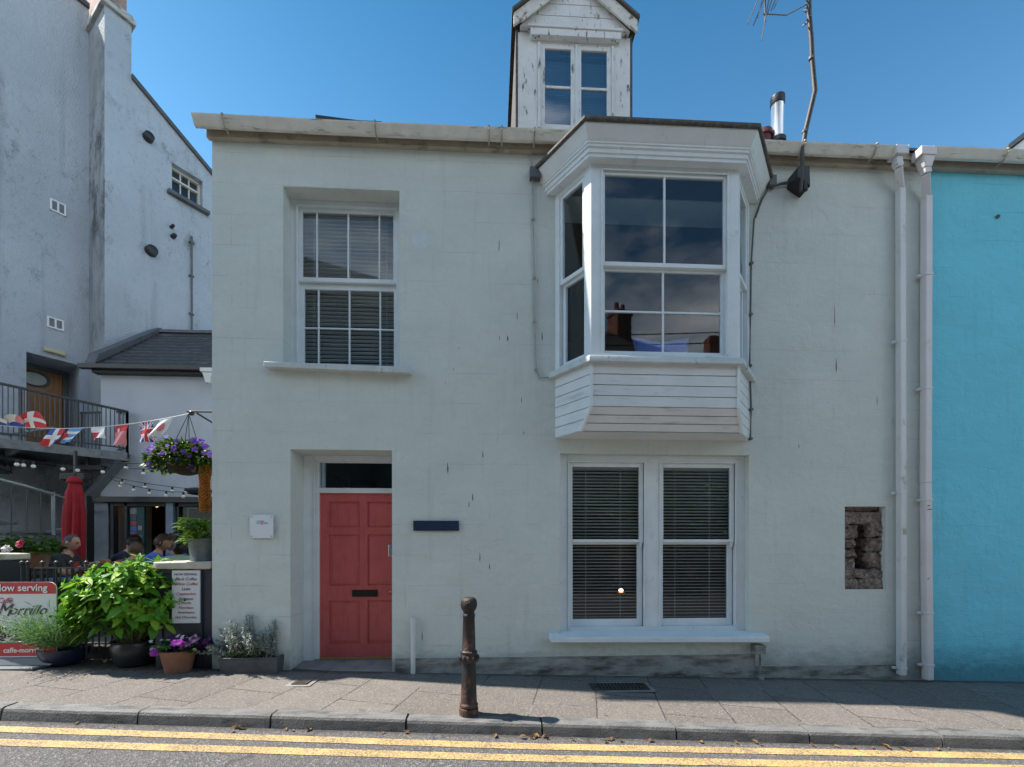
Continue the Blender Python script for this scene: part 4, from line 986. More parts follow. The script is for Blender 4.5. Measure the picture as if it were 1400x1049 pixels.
# ------------------------------------------------------------------ heaters, parasol
for px,py,dp,w,h,lab in ((120,640,8.3,.30,.09,'long black patio heater under the balcony near the strut'),(103,652,7.6,.20,.11,'short black patio heater just above the red parasol')):
    p=atD(px,py,dp); mb=MB()
    mb.box(p.x-w,p.x+w,p.y-.07,p.y+.07,p.z-h/2,p.z+h/2); mb.box(p.x-.02,p.x+.02,p.y-.02,p.y+.02,p.z+h/2,bz-.05 if dp>8 else p.z+.45)
    for i in range(4): mb.box(p.x-w*.95,p.x+w*.95,p.y-.085,p.y-.07,p.z-h/2+h*(i+.3)/4,p.z-h/2+h*(i+.5)/4)
    tag(mb.build('patio_heater',M['black'],loc=p,bevel=.008),lab,'heater')
pp=atD(102,700,6.9)
PR=thing('parasol','closed red parasol standing behind the man on the terrace','parasol',(pp.x,pp.y,.28))
M['redcloth']=pm('red_canvas',(.30,.006,.016),.75,.12,6,.15,90)
def canopy(u,v):
    a=2*PI*u; z=2.50-1.55*v
    prof=.066+.032*min(1,v*3)+.018*math.sin(v*3.)-.03*max(0,v-.75)*2
    if .12<v<.17: prof+=.012
    f=1+.20*math.cos(8*a+v*2.)*min(1,v*3)+.07*math.sin(3*a+v*5)
    return Vector((pp.x+prof*f*math.cos(a),pp.y+prof*f*math.sin(a),z))
mb=MB(); mb.sheet(canopy,72,24); cn=mb.build('canopy',M['redcloth'],PR,smooth=True)
mb=MB(); mb.lathe([(.10,2.44),(.085,2.50),(.06,2.535),(.02,2.55)],(pp.x,pp.y,0),16); mb.build('canopy_top',M['redcloth'],PR,smooth=True)
mb=MB(); mb.tube([(pp.x,pp.y,.3),(pp.x,pp.y,2.6)],.024,10); mb.lathe([(.28,.28),(.28,.32),(.05,.36)],(pp.x,pp.y,0),18); mb.build('pole',M['black'],PR)
text('all',.10,pm('white_print',(.75,.75,.75),.6),frontM(pp.x-.02,pp.y-.175,1.26,R(8)),'lettering',cn,xs=.9)

# ------------------------------------------------------------------ bunting, lights, basket
bp=onY(262,565,.30)      # hook of the basket bracket
bs=atD(-12,580,5.75)
BU=thing('bunting','string of small national flag bunting strung across the terrace entrance','bunting',(bs.x,bs.y,0))
def bpt(t): p=bs+(bp-bs)*t; p.z-=.22*4*t*(1-t)*.5; return p
mb=MB(); mb.tube([bpt(i/30) for i in range(31)],.0045,5); mb.build('string',pm('white_cord',(.7,.7,.7),.7),BU)
FC=[pm('flag_white',(.78,.78,.78),.75,.04,9),pm('flag_red',(.62,.035,.05),.75,.06,9),pm('flag_blue',(.02,.08,.40),.75,.06,9),pm('flag_pale_blue',(.12,.30,.62),.75,.06,9),pm('flag_pink',(.70,.25,.28),.75,.06,9)]
def uj(u,v):
    x,y=(u-.5)*2,(v-.5)*2
    if abs(x)<.16 or abs(y)<.22: return 1
    if abs(x)<.27 or abs(y)<.38: return 0
    d=abs(abs(x)-abs(y))
    return 1 if d<.08 else (0 if d<.24 else 2)
flags=[  # px along string, width px, skew, wave/lift, pattern
 (3,24,1.0,-.3,lambda u,v:2 if v<.45 else 0),
 (26,26,.9,-.45,lambda u,v:2 if v<.4 else (0 if u<.6 else 4)),
 (55,36,.6,-.62,lambda u,v:0 if (abs(u-.36)<.09 or abs(v-.5)<.13) else 1),
 (87,24,-1.25,.9,lambda u,v:0 if (abs(u-.5)<.12 or abs(v-.5)<.12) else ((2 if u<.5 else 1) if v<.5 else (1 if u<.5 else 2))),
 (112,22,-1.1,.75,lambda u,v:(1 if (u+abs(v-.5)<.32) else (3 if int(v*5)%2==0 else 0))),
 (142,22,.35,.62,lambda u,v:1 if (v>.45 and u<.6 and v<.95) else 0),
 (174,20,-.45,1.0,lambda u,v:0 if (u-.25)**2+(v-.25)**2<.008 else (1 if v<.35 else 4)),
 (205,21,.15,1.0,uj),
 (231,20,-1.0,.8,lambda u,v:4 if (u-.5)**2+(v-.5)**2<.05 else 0),
]
for i,(px,wpx,skew,drop,pat) in enumerate(flags):
    t=(px+12)/274.; c=bpt(t); dirv=(bpt(min(1,t+.02))-bpt(max(0,t-.02))).normalized()
    W=wpx/105.; hh=.245
    def fl(u,v):
        p=c+dirv*(u-.5)*W+Vector((0,0,-1))*hh*drop*v+dirv*skew*hh*v*.55
        p.y+=.035*math.sin(u*5+v*3+i)*v-.10*(1-abs(drop))*v-(.06*v if drop<0 else 0)
        if drop<0: p.z+=-.10*math.sin(PI*u)*v*drop*1.2+drop*hh*v*-.0-.03*v
        return p
    mb=MB(); mb.sheet(fl,24,18,mif=lambda u,v:pat(u,v)); mb.build('flag',FC,BU,smooth=True,recalc=False)

HB=thing('hanging_basket','hanging basket of purple petunias on a bracket at the corner of the grey house','hanging basket',onY(258,630,.25))
hb=onY(254,640,.20); hk=bp
mb=MB(); mb.tube([(HX0,.30,bp.z+.02),(bp.x-.05,.30,bp.z+.02)],.012,8); mb.tube([(HX0,.30,bp.z-.22),(bp.x+.06,.30,bp.z)],.010,8); mb.tube([(HX0+.0,.30,bp.z+.1),(HX0,.30,bp.z-.28)],.012,8); mb.ball(bp,.03,10,8); mb.build('bracket',M['black'],HB)
mb=MB()
for k in range(4):
    a=PI/4+k*PI/2; mb.tube([hk+Vector((0,-.05,-.02)),Vector((hb.x+.17*math.cos(a),hb.y+.17*math.sin(a),hb.z+.10))],.004,5)
mb.build('chain',M['black'],HB)
mb=MB(); mb.lathe([(.06,-.08),(.14,-.05),(.185,.03),(.20,.10),(.17,.105),(.02,.09)],hb,20); mb.build('basket',pm('dark_coir',(.035,.022,.014),.95,.4,40,1,60),HB,smooth=50)
# ------------------------------------------------------------------ foliage
def leaf(mb,p,d,n,L,W,curl=.25,fold=.18,mi=0,seg=3,shape=None):
    d=Vector(d).normalized(); n=Vector(n); s=d.cross(n)
    if s.length<1e-4: s=d.cross(Vector((.3,.5,.8)))
    s.normalize(); n=s.cross(d).normalized(); p=Vector(p)
    vs=[];fs=[]
    for i in range(seg+1):
        t=i/seg; w=(shape(t) if shape else math.sin(PI*min(1,.06+.94*t))**.8*(1-.35*t)*1.15) if i<seg else .02
        c=p+d*L*t-n*(curl*L*t*t)
        vs+= [c-s*W/2*w+n*fold*W*w*.6, c, c+s*W/2*w+n*fold*W*w*.6]
    for i in range(seg):
        a=i*3; fs+=[(a,a+1,a+4,a+3),(a+1,a+2,a+5,a+4)]
    mb.add(vs,fs,mi)
def rdir(rg):
    while True:
        v=Vector((rg.uniform(-1,1),rg.uniform(-1,1),rg.uniform(-1,1)))
        if .05<v.length<1: return v.normalized()
LM={
 'hyd':leafmat('hydrangea_leaf',[(.055,.20,.018),(.12,.33,.025),(.23,.47,.035),(.42,.60,.06)],.32,.5),
 'bask':leafmat('basket_leaf',[(.02,.06,.012),(.06,.14,.02),(.22,.28,.03)],.3),
 'lav':leafmat('lavender_blade',[(.09,.20,.06),(.18,.34,.10),(.32,.48,.20)],.25),
 'silver':leafmat('silver_leaf',[(.22,.26,.22),(.38,.43,.38),(.58,.63,.58)],.15,.7),
 'ger':leafmat('geranium_leaf',[(.015,.05,.010),(.06,.15,.02),(.16,.28,.04)],.3),
 'pot':leafmat('pot_plant_leaf',[(.06,.17,.012),(.16,.34,.02),(.36,.52,.03)],.35),
 'ivy':leafmat('ivy_leaf',[(.02,.06,.012),(.06,.15,.02),(.16,.32,.03)],.2),
 'purple':leafmat('purple_petal',[(.10,.03,.33),(.20,.07,.52),(.33,.16,.62)],.3,.6),
 'magenta':leafmat('magenta_petal',[(.40,.03,.42),(.52,.07,.60)],.3,.6),
 'white':leafmat('white_petal',[(.62,.60,.62),(.75,.72,.74)],.3,.6),
 'red':leafmat('red_petal',[(.35,.01,.05),(.5,.02,.10)],.3,.6),
 'fallen':leafmat('fallen_leaf',[(.06,.03,.015),(.14,.07,.03),(.30,.17,.06),(.45,.36,.22)],.1,.8),
 'violet':leafmat('dark_violet_leaf',[(.03,.012,.05),(.09,.03,.13)],.2,.6),
}
M['stem']=pm('green_stem',(.09,.13,.04),.7,.3,20); M['wood']=pm('woody_stem',(.11,.085,.06),.85,.3,20,.4)
def flower(mb,c,n,r,k=5,seed=0):
    n=Vector(n).normalized(); a=n.orthogonal().normalized(); b=n.cross(a)
    for i in range(k):
        t=2*PI*i/k+seed; d=a*math.cos(t)+b*math.sin(t)+n*.35
        leaf(mb,c,d,n,r,r*1.05,.35,.05,seg=2,shape=lambda t:math.sin(PI*min(1,.15+.8*t)) if t<1 else .5)
# hanging basket foliage
rg=random.Random(11); mb=MB()
for i in range(3000):
    a=rg.uniform(0,2*PI); rr=rg.uniform(.0,1)**.5; zz=rg.uniform(0,1)
    p=hb+Vector((.34*rr*math.cos(a)-.03,.30*rr*math.sin(a),.10+.22*(1-rr*rr)*zz-.14*max(0,rr-.5)*rg.random()*2))
    d=Vector((math.cos(a)*.8,math.sin(a)*.8,rg.uniform(-.5,.7)))+rdir(rg)*.6
    leaf(mb,p,d,Vector((0,0,1))+rdir(rg)*.6,rg.uniform(.045,.085),rg.uniform(.022,.042))
for i in range(4):     # trailing stems
    a=rg.uniform(PI*.55,PI*1.9); p=hb+Vector((.25*math.cos(a),.22*math.sin(a),.05))
    for k in range(5):
        q=p+Vector((math.cos(a)*.025*k,math.sin(a)*.02*k,-.030*k+.0)); 
        leaf(mb,q,rdir(rg)+Vector((0,0,-.4)),rdir(rg),.05,.028)
mb.build('foliage',LM['bask'],HB,recalc=False)
for i in range(60):
    mb=MB(); a=rg.uniform(PI*.75,PI*2.1); rr=rg.uniform(.75,1.05)
    p=hb+Vector((.36*rr*math.cos(a)-.04,.32*rr*math.sin(a),rg.uniform(-.02,.30)))
    flower(mb,p,Vector((math.cos(a)*.5,math.sin(a)-.3,.35))+rdir(rg)*.3,rg.uniform(.026,.042),5,rg.random()*3); mb.build('petunia',LM['purple'],HB,recalc=False)
# orange strand
os_=onY(280,640,.18)
mb=MB(); rg=random.Random(2)
ztop_=onY(280,637,.18).z; zbot=onY(280,700,.18).z; nr=30
for j in range(nr):
    z=ztop_-(ztop_-zbot)*j/(nr-1); r0=.048+.004*math.sin(j*.4)
    for k in range(9):
        a=2*PI*(k+.5*(j%2))/9; mb.ball((os_.x+r0*math.cos(a),os_.y+r0*math.sin(a),z),(.014,.014,.010),6,5)
mb.tube([(os_.x,os_.y,ztop_+.01),(os_.x,os_.y,zbot)],.03,8); mb.tube([(os_.x,os_.y,ztop_),(os_.x,os_.y,ztop_+.12)],.004,5)
tag(mb.build('hanging_strand',pm('orange_beads',(.50,.17,.018),.6,.3,30),loc=(os_.x,os_.y,ztop_),smooth=True),'orange beaded strand hanging under the flower basket','ornament')

# festoon lights
M['bulb']=pm('opal_bulb',(.78,.76,.70),.2,.02,3)
def festoon(label,a,b,sag,bulbs,drop=.03):
    a=Vector(a);b=Vector(b); o=thing('festoon_lights',label,'string lights',a,'festoon cables over the terrace')
    def q(t): p=a+(b-a)*t; p.z-=sag*4*t*(1-t); return p
    mb=MB(); mb.tube([q(i/24) for i in range(25)],.0055,5); mb.build('cord',M['black'],o)
    for t in bulbs:
        p=q(t); mb=MB(); mb.tube([p,p-Vector((0,0,.05))],.016,8); h=mb.build('lamp_holder',M['black'],o)
        mb=MB(); mb.ball(p-Vector((0,0,.075)),.030,10,8); mb.build('bulb',M['bulb'],h,smooth=True)
festoon('festoon cable with white bulbs under the balcony, passing the staircase',atD(-10,624,6.4),atD(150,640,7.6),.02,(.18,.23,.31,.56,.69,.93))
festoon('upper straight festoon cable across the cafe wall, two white bulbs',atD(150,634,7.6),atD(292,634,7.4),.0,(.16,.62))
festoon('second straight festoon cable just below the upper one',atD(150,641,7.4),atD(292,642,7.2),.0,(.33,.9))
festoon('sagging festoon cable from the strut, highest of the sagging pair',atD(152,652,7.9),atD(280,670,7.6),.03,(.12,.37,.66,.8))
festoon('lowest sagging festoon cable above the cafe doorway',atD(152,655,7.9),atD(280,672,7.5),.09,(.1,.25,.42,.6,.78))

# ------------------------------------------------------------------ terrace front
LC=pm('ledge_capstone',(.50,.46,.38),.8,.15,7,.6,40,dirt=(.22,.2,.16),damt=(.55,.75))
NV=pm('dark_navy_boarding',(.022,.026,.036),.55,.15,6,.1)
def counter(label,x0,x1,y0,y1,zt,xr=0):
    o=thing('counter_wall',label,'counter',((x0+x1)/2,y0,zg(x0)))
    mb=MB(); mb.box(x0,x1,y0,y1,-.1,zt-.08)
    mb.box(x0,x0+.07,y0-.015,y0,-.1,zt-.08); mb.box(x1-.16,x1-.10,y0-.015,y0,-.1,zt-.08); mb.box(x0+.07,x1-.16,y0-.014,y0,zt-.13,zt-.08); mb.build('base',NV,o,bevel=.004)
    mb=MB(); mb.rock(x0-.03,x1+xr,y0-.05,y1+.05,zt-.085,zt,int(abs(x0)*9),.006,10); mb.build('capstone',LC,o,smooth=60)
    return o
cl=onY(214,770,.02)
CR=counter('dark navy counter wall beside the grey house holding the coffee menu',cl.x,HX0-.012,.02,.42,1.285)
counter('dark navy counter wall at the left edge behind the red sign',-7.2,onY(40,760,.5).x,.15,.5,1.375,.02)
# menu board
mx0,mx1=onY(236,800,.0).x,onY(274,800,.0).x; mz1,mz0=onY(255,780,0).z,onY(255,852,0).z
MBd=thing('menu_board','white coffee menu board on the dark counter beside the house corner','sign',((mx0+mx1)/2,0,mz0))
mb=MB(); mb.box(mx0,mx1,-.012,.004,mz0,mz1); bd=mb.build('panel',pm('white_board',(.66,.66,.68),.4,.03,4),MBd,bevel=.003)
mcx=(mx0+mx1)/2
inkd,inkr=pm('dark_ink',(.05,.05,.055),.6),pm('red_ink',(.38,.05,.05),.6)
for i,(s,k,sz_) in enumerate((('NOW SERVING',0,.036),('Black Coffee',0,.046),('White Coffee',1,.046),('Latte',0,.046),('Cappuccino',1,.044),('Espresso',0,.044),('Mocha',1,.040),('Macchiato',1,.040),('Americano',0,.042),('Hot Chocolate',0,.038))):
    text(s,sz_,inkr if k else inkd,frontM(mcx,-.0135,mz1-.055-.054*i*(1. if i<6 else .97)),'lettering',MBd,shear=.0 if i==0 else .35,xs=.98)
# metal railing between the counters
RL=thing('metal_railing','low black iron railing with ball finials between the counters','railing',(-4.5,.1,.2))
ra,rb=onY(47,775,.1),onY(214,778,.1); rz=1.215
mb=MB(); mb.box(ra.x,rb.x,.09,.115,rz-.008,rz+.008); mb.box(ra.x,rb.x,.095,.11,.36,.375); 
n=19
for i in range(n+1):
    x=ra.x+(rb.x-ra.x)*i/n; mb.tube([(x,.102,.3),(x,.102,rz)],.0085,6)
mb.build('frame',M['black'],RL)
for px in (30,38,58,77,98,118):
    x=onY(px,768,.1).x; mb=MB(); mb.tube([(x,.102,.2),(x,.102,rz+.03)],.011,8); mb.ball((x,.102,rz+.055),.024,10,8); mb.build('finial_post',M['black'],RL,smooth=40)

# pavement sign
SG=thing('pavement_sign','red and white cafe pavement sign reading Now serving at the left edge','sign',(-4.95,-.05,zg(-4.95)))
sx0,sx1=-5.36,-4.69; sy=-.03; gb=zg(-4.9)
def srect(mb,x0,x1,z0,z1,y,r=0,mi=0,th=.012):
    pts=[]
    if r:
        for cx_,cz_,a0 in ((x1-r,z1-r,0),(x0+r,z1-r,90),(x0+r,z0+r*.2,180),(x1-r,z0+r*.2,270)):
            rr=r if cz_>z0+r*.5 else r*.2
            for k in range(6): a=R(a0+18*k); pts.append((cx_+r*math.cos(a) if rr==r else (x0+rr+rr*math.cos(a) if a0==180 else x1-rr+rr*math.cos(a)),y,cz_+rr*math.sin(a)))
    else: pts=[(x0,y,z0),(x1,y,z0),(x1,y,z1),(x0,y,z1)]
    mb.prism(pts,(0,th,0),mi)
zt_=onY(40,796,sy).z
mb=MB(); srect(mb,sx0,sx1,gb+.10,zt_,sy,.07); sgp=mb.build('panel',pm('white_sign_panel',(.70,.71,.71),.35,.02,3),SG)
zh=onY(40,812,sy).z; zl1=onY(40,879,sy).z; zl0=onY(40,897,sy).z; zc=onY(40,862,sy).z
mb=MB(); srect(mb,sx0,sx1,zh,zt_,sy-.003,.07,th=.003); mb.build('header_band',pm('sign_red',(.52,.02,.025),.35,.03,3),SG)
mb=MB(); srect(mb,sx0,sx1,zl0,zl1,sy-.003,0,th=.003); mb.build('footer_band',pm('sign_red_low',(.48,.02,.025),.35,.03,3),SG)
mb=MB(); srect(mb,sx0,sx1,zl1,zl1+.012,sy-.0032,0,th=.003); mb.build('green_stripe',pm('sign_green',(.05,.25,.12),.4),SG)
mb=MB(); rg=random.Random(6)
for i in range(170):
    x=rg.uniform(sx0+.03,sx1-.03); z=zl1+.03+rg.random()**1.4*(.17*(1-(x-sx0)/(sx1-sx0)*.75)); 
    mb.ball((x,sy-.003,z),(.014,.004,.010),7,5)
mb.build('coffee_bean_print',pm('coffee_brown',(.055,.02,.012),.5,.5,60),SG,smooth=True)
mb=MB(); 
mb.prism([(sx0-.06,sy-.14,gb),(sx1-.1,sy-.14,gb),(sx1-.04,sy+.14,gb),(sx0-.02,sy+.14,gb)],(0,0,.03)); mb.hexa([(sx0,sy-.06,gb+.03),(sx1,sy-.06,gb+.03),(sx1,sy+.12,gb+.03),(sx0,sy+.12,gb+.03),(sx0,sy-.012,gb+.11),(sx1,sy-.012,gb+.11),(sx1,sy+.03,gb+.11),(sx0,sy+.03,gb+.11)])
mb.build('base',pm('grey_sign_base',(.11,.125,.135),.5,.1,6),SG,bevel=.012)
wht=pm('white_lettering',(.8,.8,.8),.4)
text('Now serving',.105,wht,frontM(-5.05,sy-.0075,zh+.032),'lettering',SG,xs=1.02,bold=.0015)
text('Caffè',.085,inkr,frontM(-5.22,sy-.005,zh-.10),'lettering',SG,shear=.45,xs=.9)
text('M',.20,inkd,frontM(-5.23,sy-.005,zh-.24),'lettering',SG,shear=.45,xs=.9)
text('orrillo',.145,inkd,frontM(-4.985,sy-.005,zh-.222),'lettering',SG,shear=.45,xs=1.05)
text('caffe-morrillo',.075,wht,frontM(-5.02,sy-.005,zl0+.04),'lettering',SG,xs=1.0,bold=.001)

# plants
def pot(name,par,c,prof,mat,n=24,soilz=None):
    mb=MB(); mb.lathe(prof,c,n); o=mb.build(name,mat,par,smooth=50); return o
M['terracotta']=pm('terracotta',(.29,.135,.085),.8,.2,7,.4,40,dirt=(.36,.27,.22),damt=(.58,.75))
M['darkglaze']=pm('dark_glazed_pot',(.028,.033,.033),.35,.3,7,.1); M['blueglaze']=pm('blue_black_glaze',(.012,.02,.05),.25,.2,7)
# hydrangea
hp=onG(168,914); hp.y+=.16
HY=thing('hydrangea_plant','large bright green leafy hydrangea in a dark glazed pot','plant',hp)
pot('pot',HY,hp,[(.14,0),(.17,.03),(.205,.14),(.215,.22),(.20,.26),(.215,.28),(.19,.285),(.18,.24)],M['darkglaze'])
mb=MB(); mb.lathe([(.175,.235),(.01,.245)],hp,16); mb.build('soil',M['soil'],HY)
rg=random.Random(21); ml=MB(); ms=MB()
hc=hp+Vector((-.02,.0,.65))
tips=[]
for i in range(330):
    th_=rg.uniform(0,2*PI); u=rg.uniform(-.42,1)
    r=(1-max(0,u)**2)**.5 if u>0 else (1-(u*1.2)**2)**.5
    k=rg.uniform(.55,1.0)
    tip=hc+Vector((.70*r*math.cos(th_)*k+.06*u,.44*r*math.sin(th_)*k,.57*u*k+.02))
    tip.x+=-.10*(1-u)*.3
    tips.append((tip,k))
for tip,k in tips:
    base=hp+Vector((rg.uniform(-.1,.1),rg.uniform(-.1,.1),.25)); mid=(base+tip)/2+Vector((0,0,.08))
    ms.tube([base,mid,tip],[.007,.006,.004],5)
    out=(tip-hc); out.z=abs(out.z)*.5+.22; out.normalize()
    rot=rg.uniform(0,PI)
    a=out.orthogonal().normalized(); b=out.cross(a)
    for lvl in range(3):
        pc=tip-out*(.05*lvl)
        cnt=4 if lvl==0 else 2
        for q in range(cnt):
            t=rot+lvl*PI/2+2*PI*q/cnt+rg.uniform(-.3,.3); side=a*math.cos(t)+b*math.sin(t)
            L=(rg.uniform(.06,.10) if lvl==0 else rg.uniform(.10,.185))*rg.choice((.75,1,1,1.15))
            d=side+out*(.8 if lvl==0 else .35)+Vector((0,0,.10-.10*lvl))+rdir(rg)*.2
            leaf(ml,pc,d,out+side*-.4+Vector((0,0,.5)),L,L*rg.uniform(.42,.58),rg.uniform(.05,.35),rg.uniform(.08,.28),seg=5)
ml.build('foliage',LM['hyd'],HY,smooth=True,recalc=False); ms.build('stems',M['stem'],HY)
# lavender bowl
lp_=onG(86,909); lp_.y+=.02
LV=thing('lavender_plant','low feathery lavender spilling from a blue black bowl by the sign','plant',lp_)
pot('bowl',LV,lp_,[(.10,0),(.16,.03),(.20,.10),(.215,.16),(.22,.185),(.20,.185),(.18,.16),(.01,.16)],M['blueglaze'],28)
ml=MB(); rg=random.Random(31)
for i in range(720):
    a=rg.uniform(0,2*PI); rr=rg.uniform(0,.16); b=lp_+Vector((rr*math.cos(a),rr*math.sin(a),.17))
    lean=Vector((math.cos(a)*rg.uniform(.2,1.15)-.12,math.sin(a)*rg.uniform(.2,.9),rg.uniform(.6,1.15))); L=rg.uniform(.26,.60)
    tip=b+lean.normalized()*L; mid=b+lean.normalized()*L*.5+Vector((0,0,.03)); tip.z-=.05*lean.xy.length
    for k in range(9):
        t=(k+1)/9; p=b*(1-t)**2+mid*2*t*(1-t)+tip*t*t
        dv=(tip-b).normalized()+rdir(rg)*.75
        leaf(ml,p,dv,rdir(rg),rg.uniform(.05,.085),.009,.1,.1,seg=2)
for x,zt2 in ((-.06,.72),(-.16,.62),(.1,.55),(-.1,.66)):
    b=lp_+Vector((0,0,.2)); ml.tube([b,b+Vector((x*1.5,-.02,zt2*.6)),b+Vector((x*3.2,-.03,zt2))],[.003,.003,.002],4)
ml.build('foliage',LM['lav'],LV,recalc=False)
# purple flowers in terracotta
tp=onG(231,923); tp.y+=.14
TP=thing('flower_pot','small terracotta pot of mauve and violet bedding flowers','plant pot',tp)
pot('pot',TP,tp,[(.115,0),(.12,.01),(.16,.20),(.168,.21),(.172,.235),(.155,.24),(.145,.2),(.01,.2)],M['terracotta'],26)
ml=MB(); rg=random.Random(41)
for i in range(150):
    a=rg.uniform(0,2*PI); rr=rg.uniform(0,.22); p=tp+Vector((rr*math.cos(a),rr*math.sin(a),.22+rg.uniform(0,.16)*(1-rr*2.4)))
    leaf(ml,p,Vector((math.cos(a),math.sin(a),rg.uniform(-.1,.7)))+rdir(rg)*.4,Vector((0,0,1))+rdir(rg)*.4,rg.uniform(.05,.09),rg.uniform(.04,.075),.3,.1)
ml.build('foliage',LM['ger'],TP,recalc=False)
mb=MB()
for i in range(60):
    a=rg.uniform(0,2*PI); r_=rg.uniform(.03,.25); p=tp+Vector((r_*math.cos(a)+.12,r_*.8*math.sin(a),.30+rg.uniform(-.09,.07)))
    flower(mb,p,rdir(rg)+Vector((0,-.6,.5)),.05*rg.uniform(.7,1.2),5,rg.random())
mb.build('violet_foliage',LM['violet'],TP,recalc=False)
mb=MB()
for dx,dz in ((-.14,.24),(-.13,.255),(-.115,.238)): flower(mb,tp+Vector((dx,-.17,dz)),Vector((rg.uniform(-.3,.3),-1,.4)),.038,6,rg.random())
mb.build('magenta_flower',LM['magenta'],TP,recalc=False); mb=MB()
for dx,dz in ((.10,.345),(.13,.35),(.07,.34),(.15,.33)): flower(mb,tp+Vector((dx,-.17,dz)),Vector((rg.uniform(-.3,.3),-1,.4)),.038,6,rg.random())
mb.build('magenta_flower',LM['magenta'],TP,recalc=False)
for i in range(34):
    mb=MB(); a=rg.uniform(0,2*PI); r_=rg.uniform(.03,.24); p=tp+Vector((r_*math.cos(a)-.06,r_*.8*math.sin(a)-.03,.33+rg.uniform(-.09,.07)))
    flower(mb,p,rdir(rg)*.6+Vector((0,-.6,.6)),.022*rg.uniform(.7,1.2),5,rg.random()); mb.build('white_flower',LM['white'],TP,recalc=False)
# trough with silver shrub
tr=onG(338,922); tr.y+=.14
TR=thing('trough_planter','grey stone trough of silvery shrub against the house corner','planter',tr)
mb=MB(); L,Wd,hh=.31,.13,.15
mb.hexa([(tr.x-L*.95,tr.y-Wd*.9,tr.z-.01),(tr.x+L*.95,tr.y-Wd*.9,tr.z-.03),(tr.x+L*.95,tr.y+Wd*.9,tr.z-.03),(tr.x-L*.95,tr.y+Wd*.9,tr.z-.01),(tr.x-L,tr.y-Wd,tr.z+hh),(tr.x+L,tr.y-Wd,tr.z+hh),(tr.x+L,tr.y+Wd,tr.z+hh),(tr.x-L,tr.y+Wd,tr.z+hh)])
mb.box(tr.x-L,tr.x+L,tr.y-Wd,tr.y-Wd+.025,tr.z+hh+.0005,tr.z+hh+.02); mb.box(tr.x-L,tr.x+L,tr.y+Wd-.025,tr.y+Wd,tr.z+hh+.0005,tr.z+hh+.02); mb.box(tr.x-L,tr.x-L+.025,tr.y-Wd+.025,tr.y+Wd-.025,tr.z+hh+.0005,tr.z+hh+.02); mb.box(tr.x+L-.025,tr.x+L,tr.y-Wd+.025,tr.y+Wd-.025,tr.z+hh+.0005,tr.z+hh+.02)
mb.build('trough',pm('dark_stone_trough',(.085,.085,.09),.85,.25,9,.6,40),TR,bevel=.006)
ml=MB(); ms=MB(); rg=random.Random(51)
for i in range(150):
    b=tr+Vector((rg.uniform(-.26,.24),rg.uniform(-.08,.08),hh+.01)); side=rg.random()<.28
    lean=Vector((rg.uniform(-.5,.3) if not side else -1.4,rg.uniform(-.5,.25),rg.uniform(.6,1.1) if not side else rg.uniform(.3,.7))); L_=rg.uniform(.14,.34)*(1.25 if b.x<tr.x else 1)
    if i<3: lean=Vector((-.12,0,1)); L_=.47; b=tr+Vector((-.03+.03*i,0,hh))
    if i in (3,4,5): lean=Vector((.06,0,1)); L_=.40; b=tr+Vector((.2,0,hh))
    tip=b+lean.normalized()*L_
    ms.tube([b,(b+tip)/2+rdir(rg)*.02,tip],[.004,.003,.0015],4)
    nl=int(L_*150)
    for k in range(nl):
        t=.15+.85*(k+rg.random())/nl; p=b+(tip-b)*t
        leaf(ml,p,(tip-b).normalized()*.4+rdir(rg),rdir(rg),rg.uniform(.025,.05),.011,.1,.1,seg=2)
ml.build('foliage',LM['silver'],TR,recalc=False); ms.build('stems',M['wood'],TR)
ml=MB()
for i in range(160):
    p=tr+Vector((rg.uniform(-.22,.1),rg.uniform(-.1,-.06),hh+rg.uniform(-.02,.10))); leaf(ml,p,Vector((rg.uniform(-.5,.5),-.5,rg.uniform(-.5,.9))),rdir(rg),.06,.01,.1,.1,seg=2)
ml.build('green_foliage',LM['ger'],TR,recalc=False)
# galvanised pot on the counter
gp=onY(277,763,.16); gp.z=1.285
GP=thing('bucket_planter','galvanised bucket of bright green leaves on top of the counter','plant pot',gp)
pot('bucket',GP,gp,[(.118,0),(.122,.012),(.118,.03),(.14,.235),(.147,.24),(.147,.255),(.13,.25),(.12,.2),(.01,.2)],pm('galvanised_zinc',(.13,.15,.16),.45,.25,8,.1,metal=.3),26)
ml=MB(); rg=random.Random(61)
for i in range(330):
    a=rg.uniform(0,2*PI); rr=rg.uniform(0,.13); p=gp+Vector((rr*math.cos(a)-.04,rr*math.sin(a)-.03,.22+rg.uniform(0,.25)))
    leaf(ml,p,Vector((math.cos(a)-.15,math.sin(a)-.2,rg.uniform(-.1,.8)))+rdir(rg)*.3,Vector((0,0,1))+rdir(rg)*.3,rg.uniform(.07,.13),rg.uniform(.025,.045),.4,.15)
ml.build('foliage',LM['pot'],GP,recalc=False)
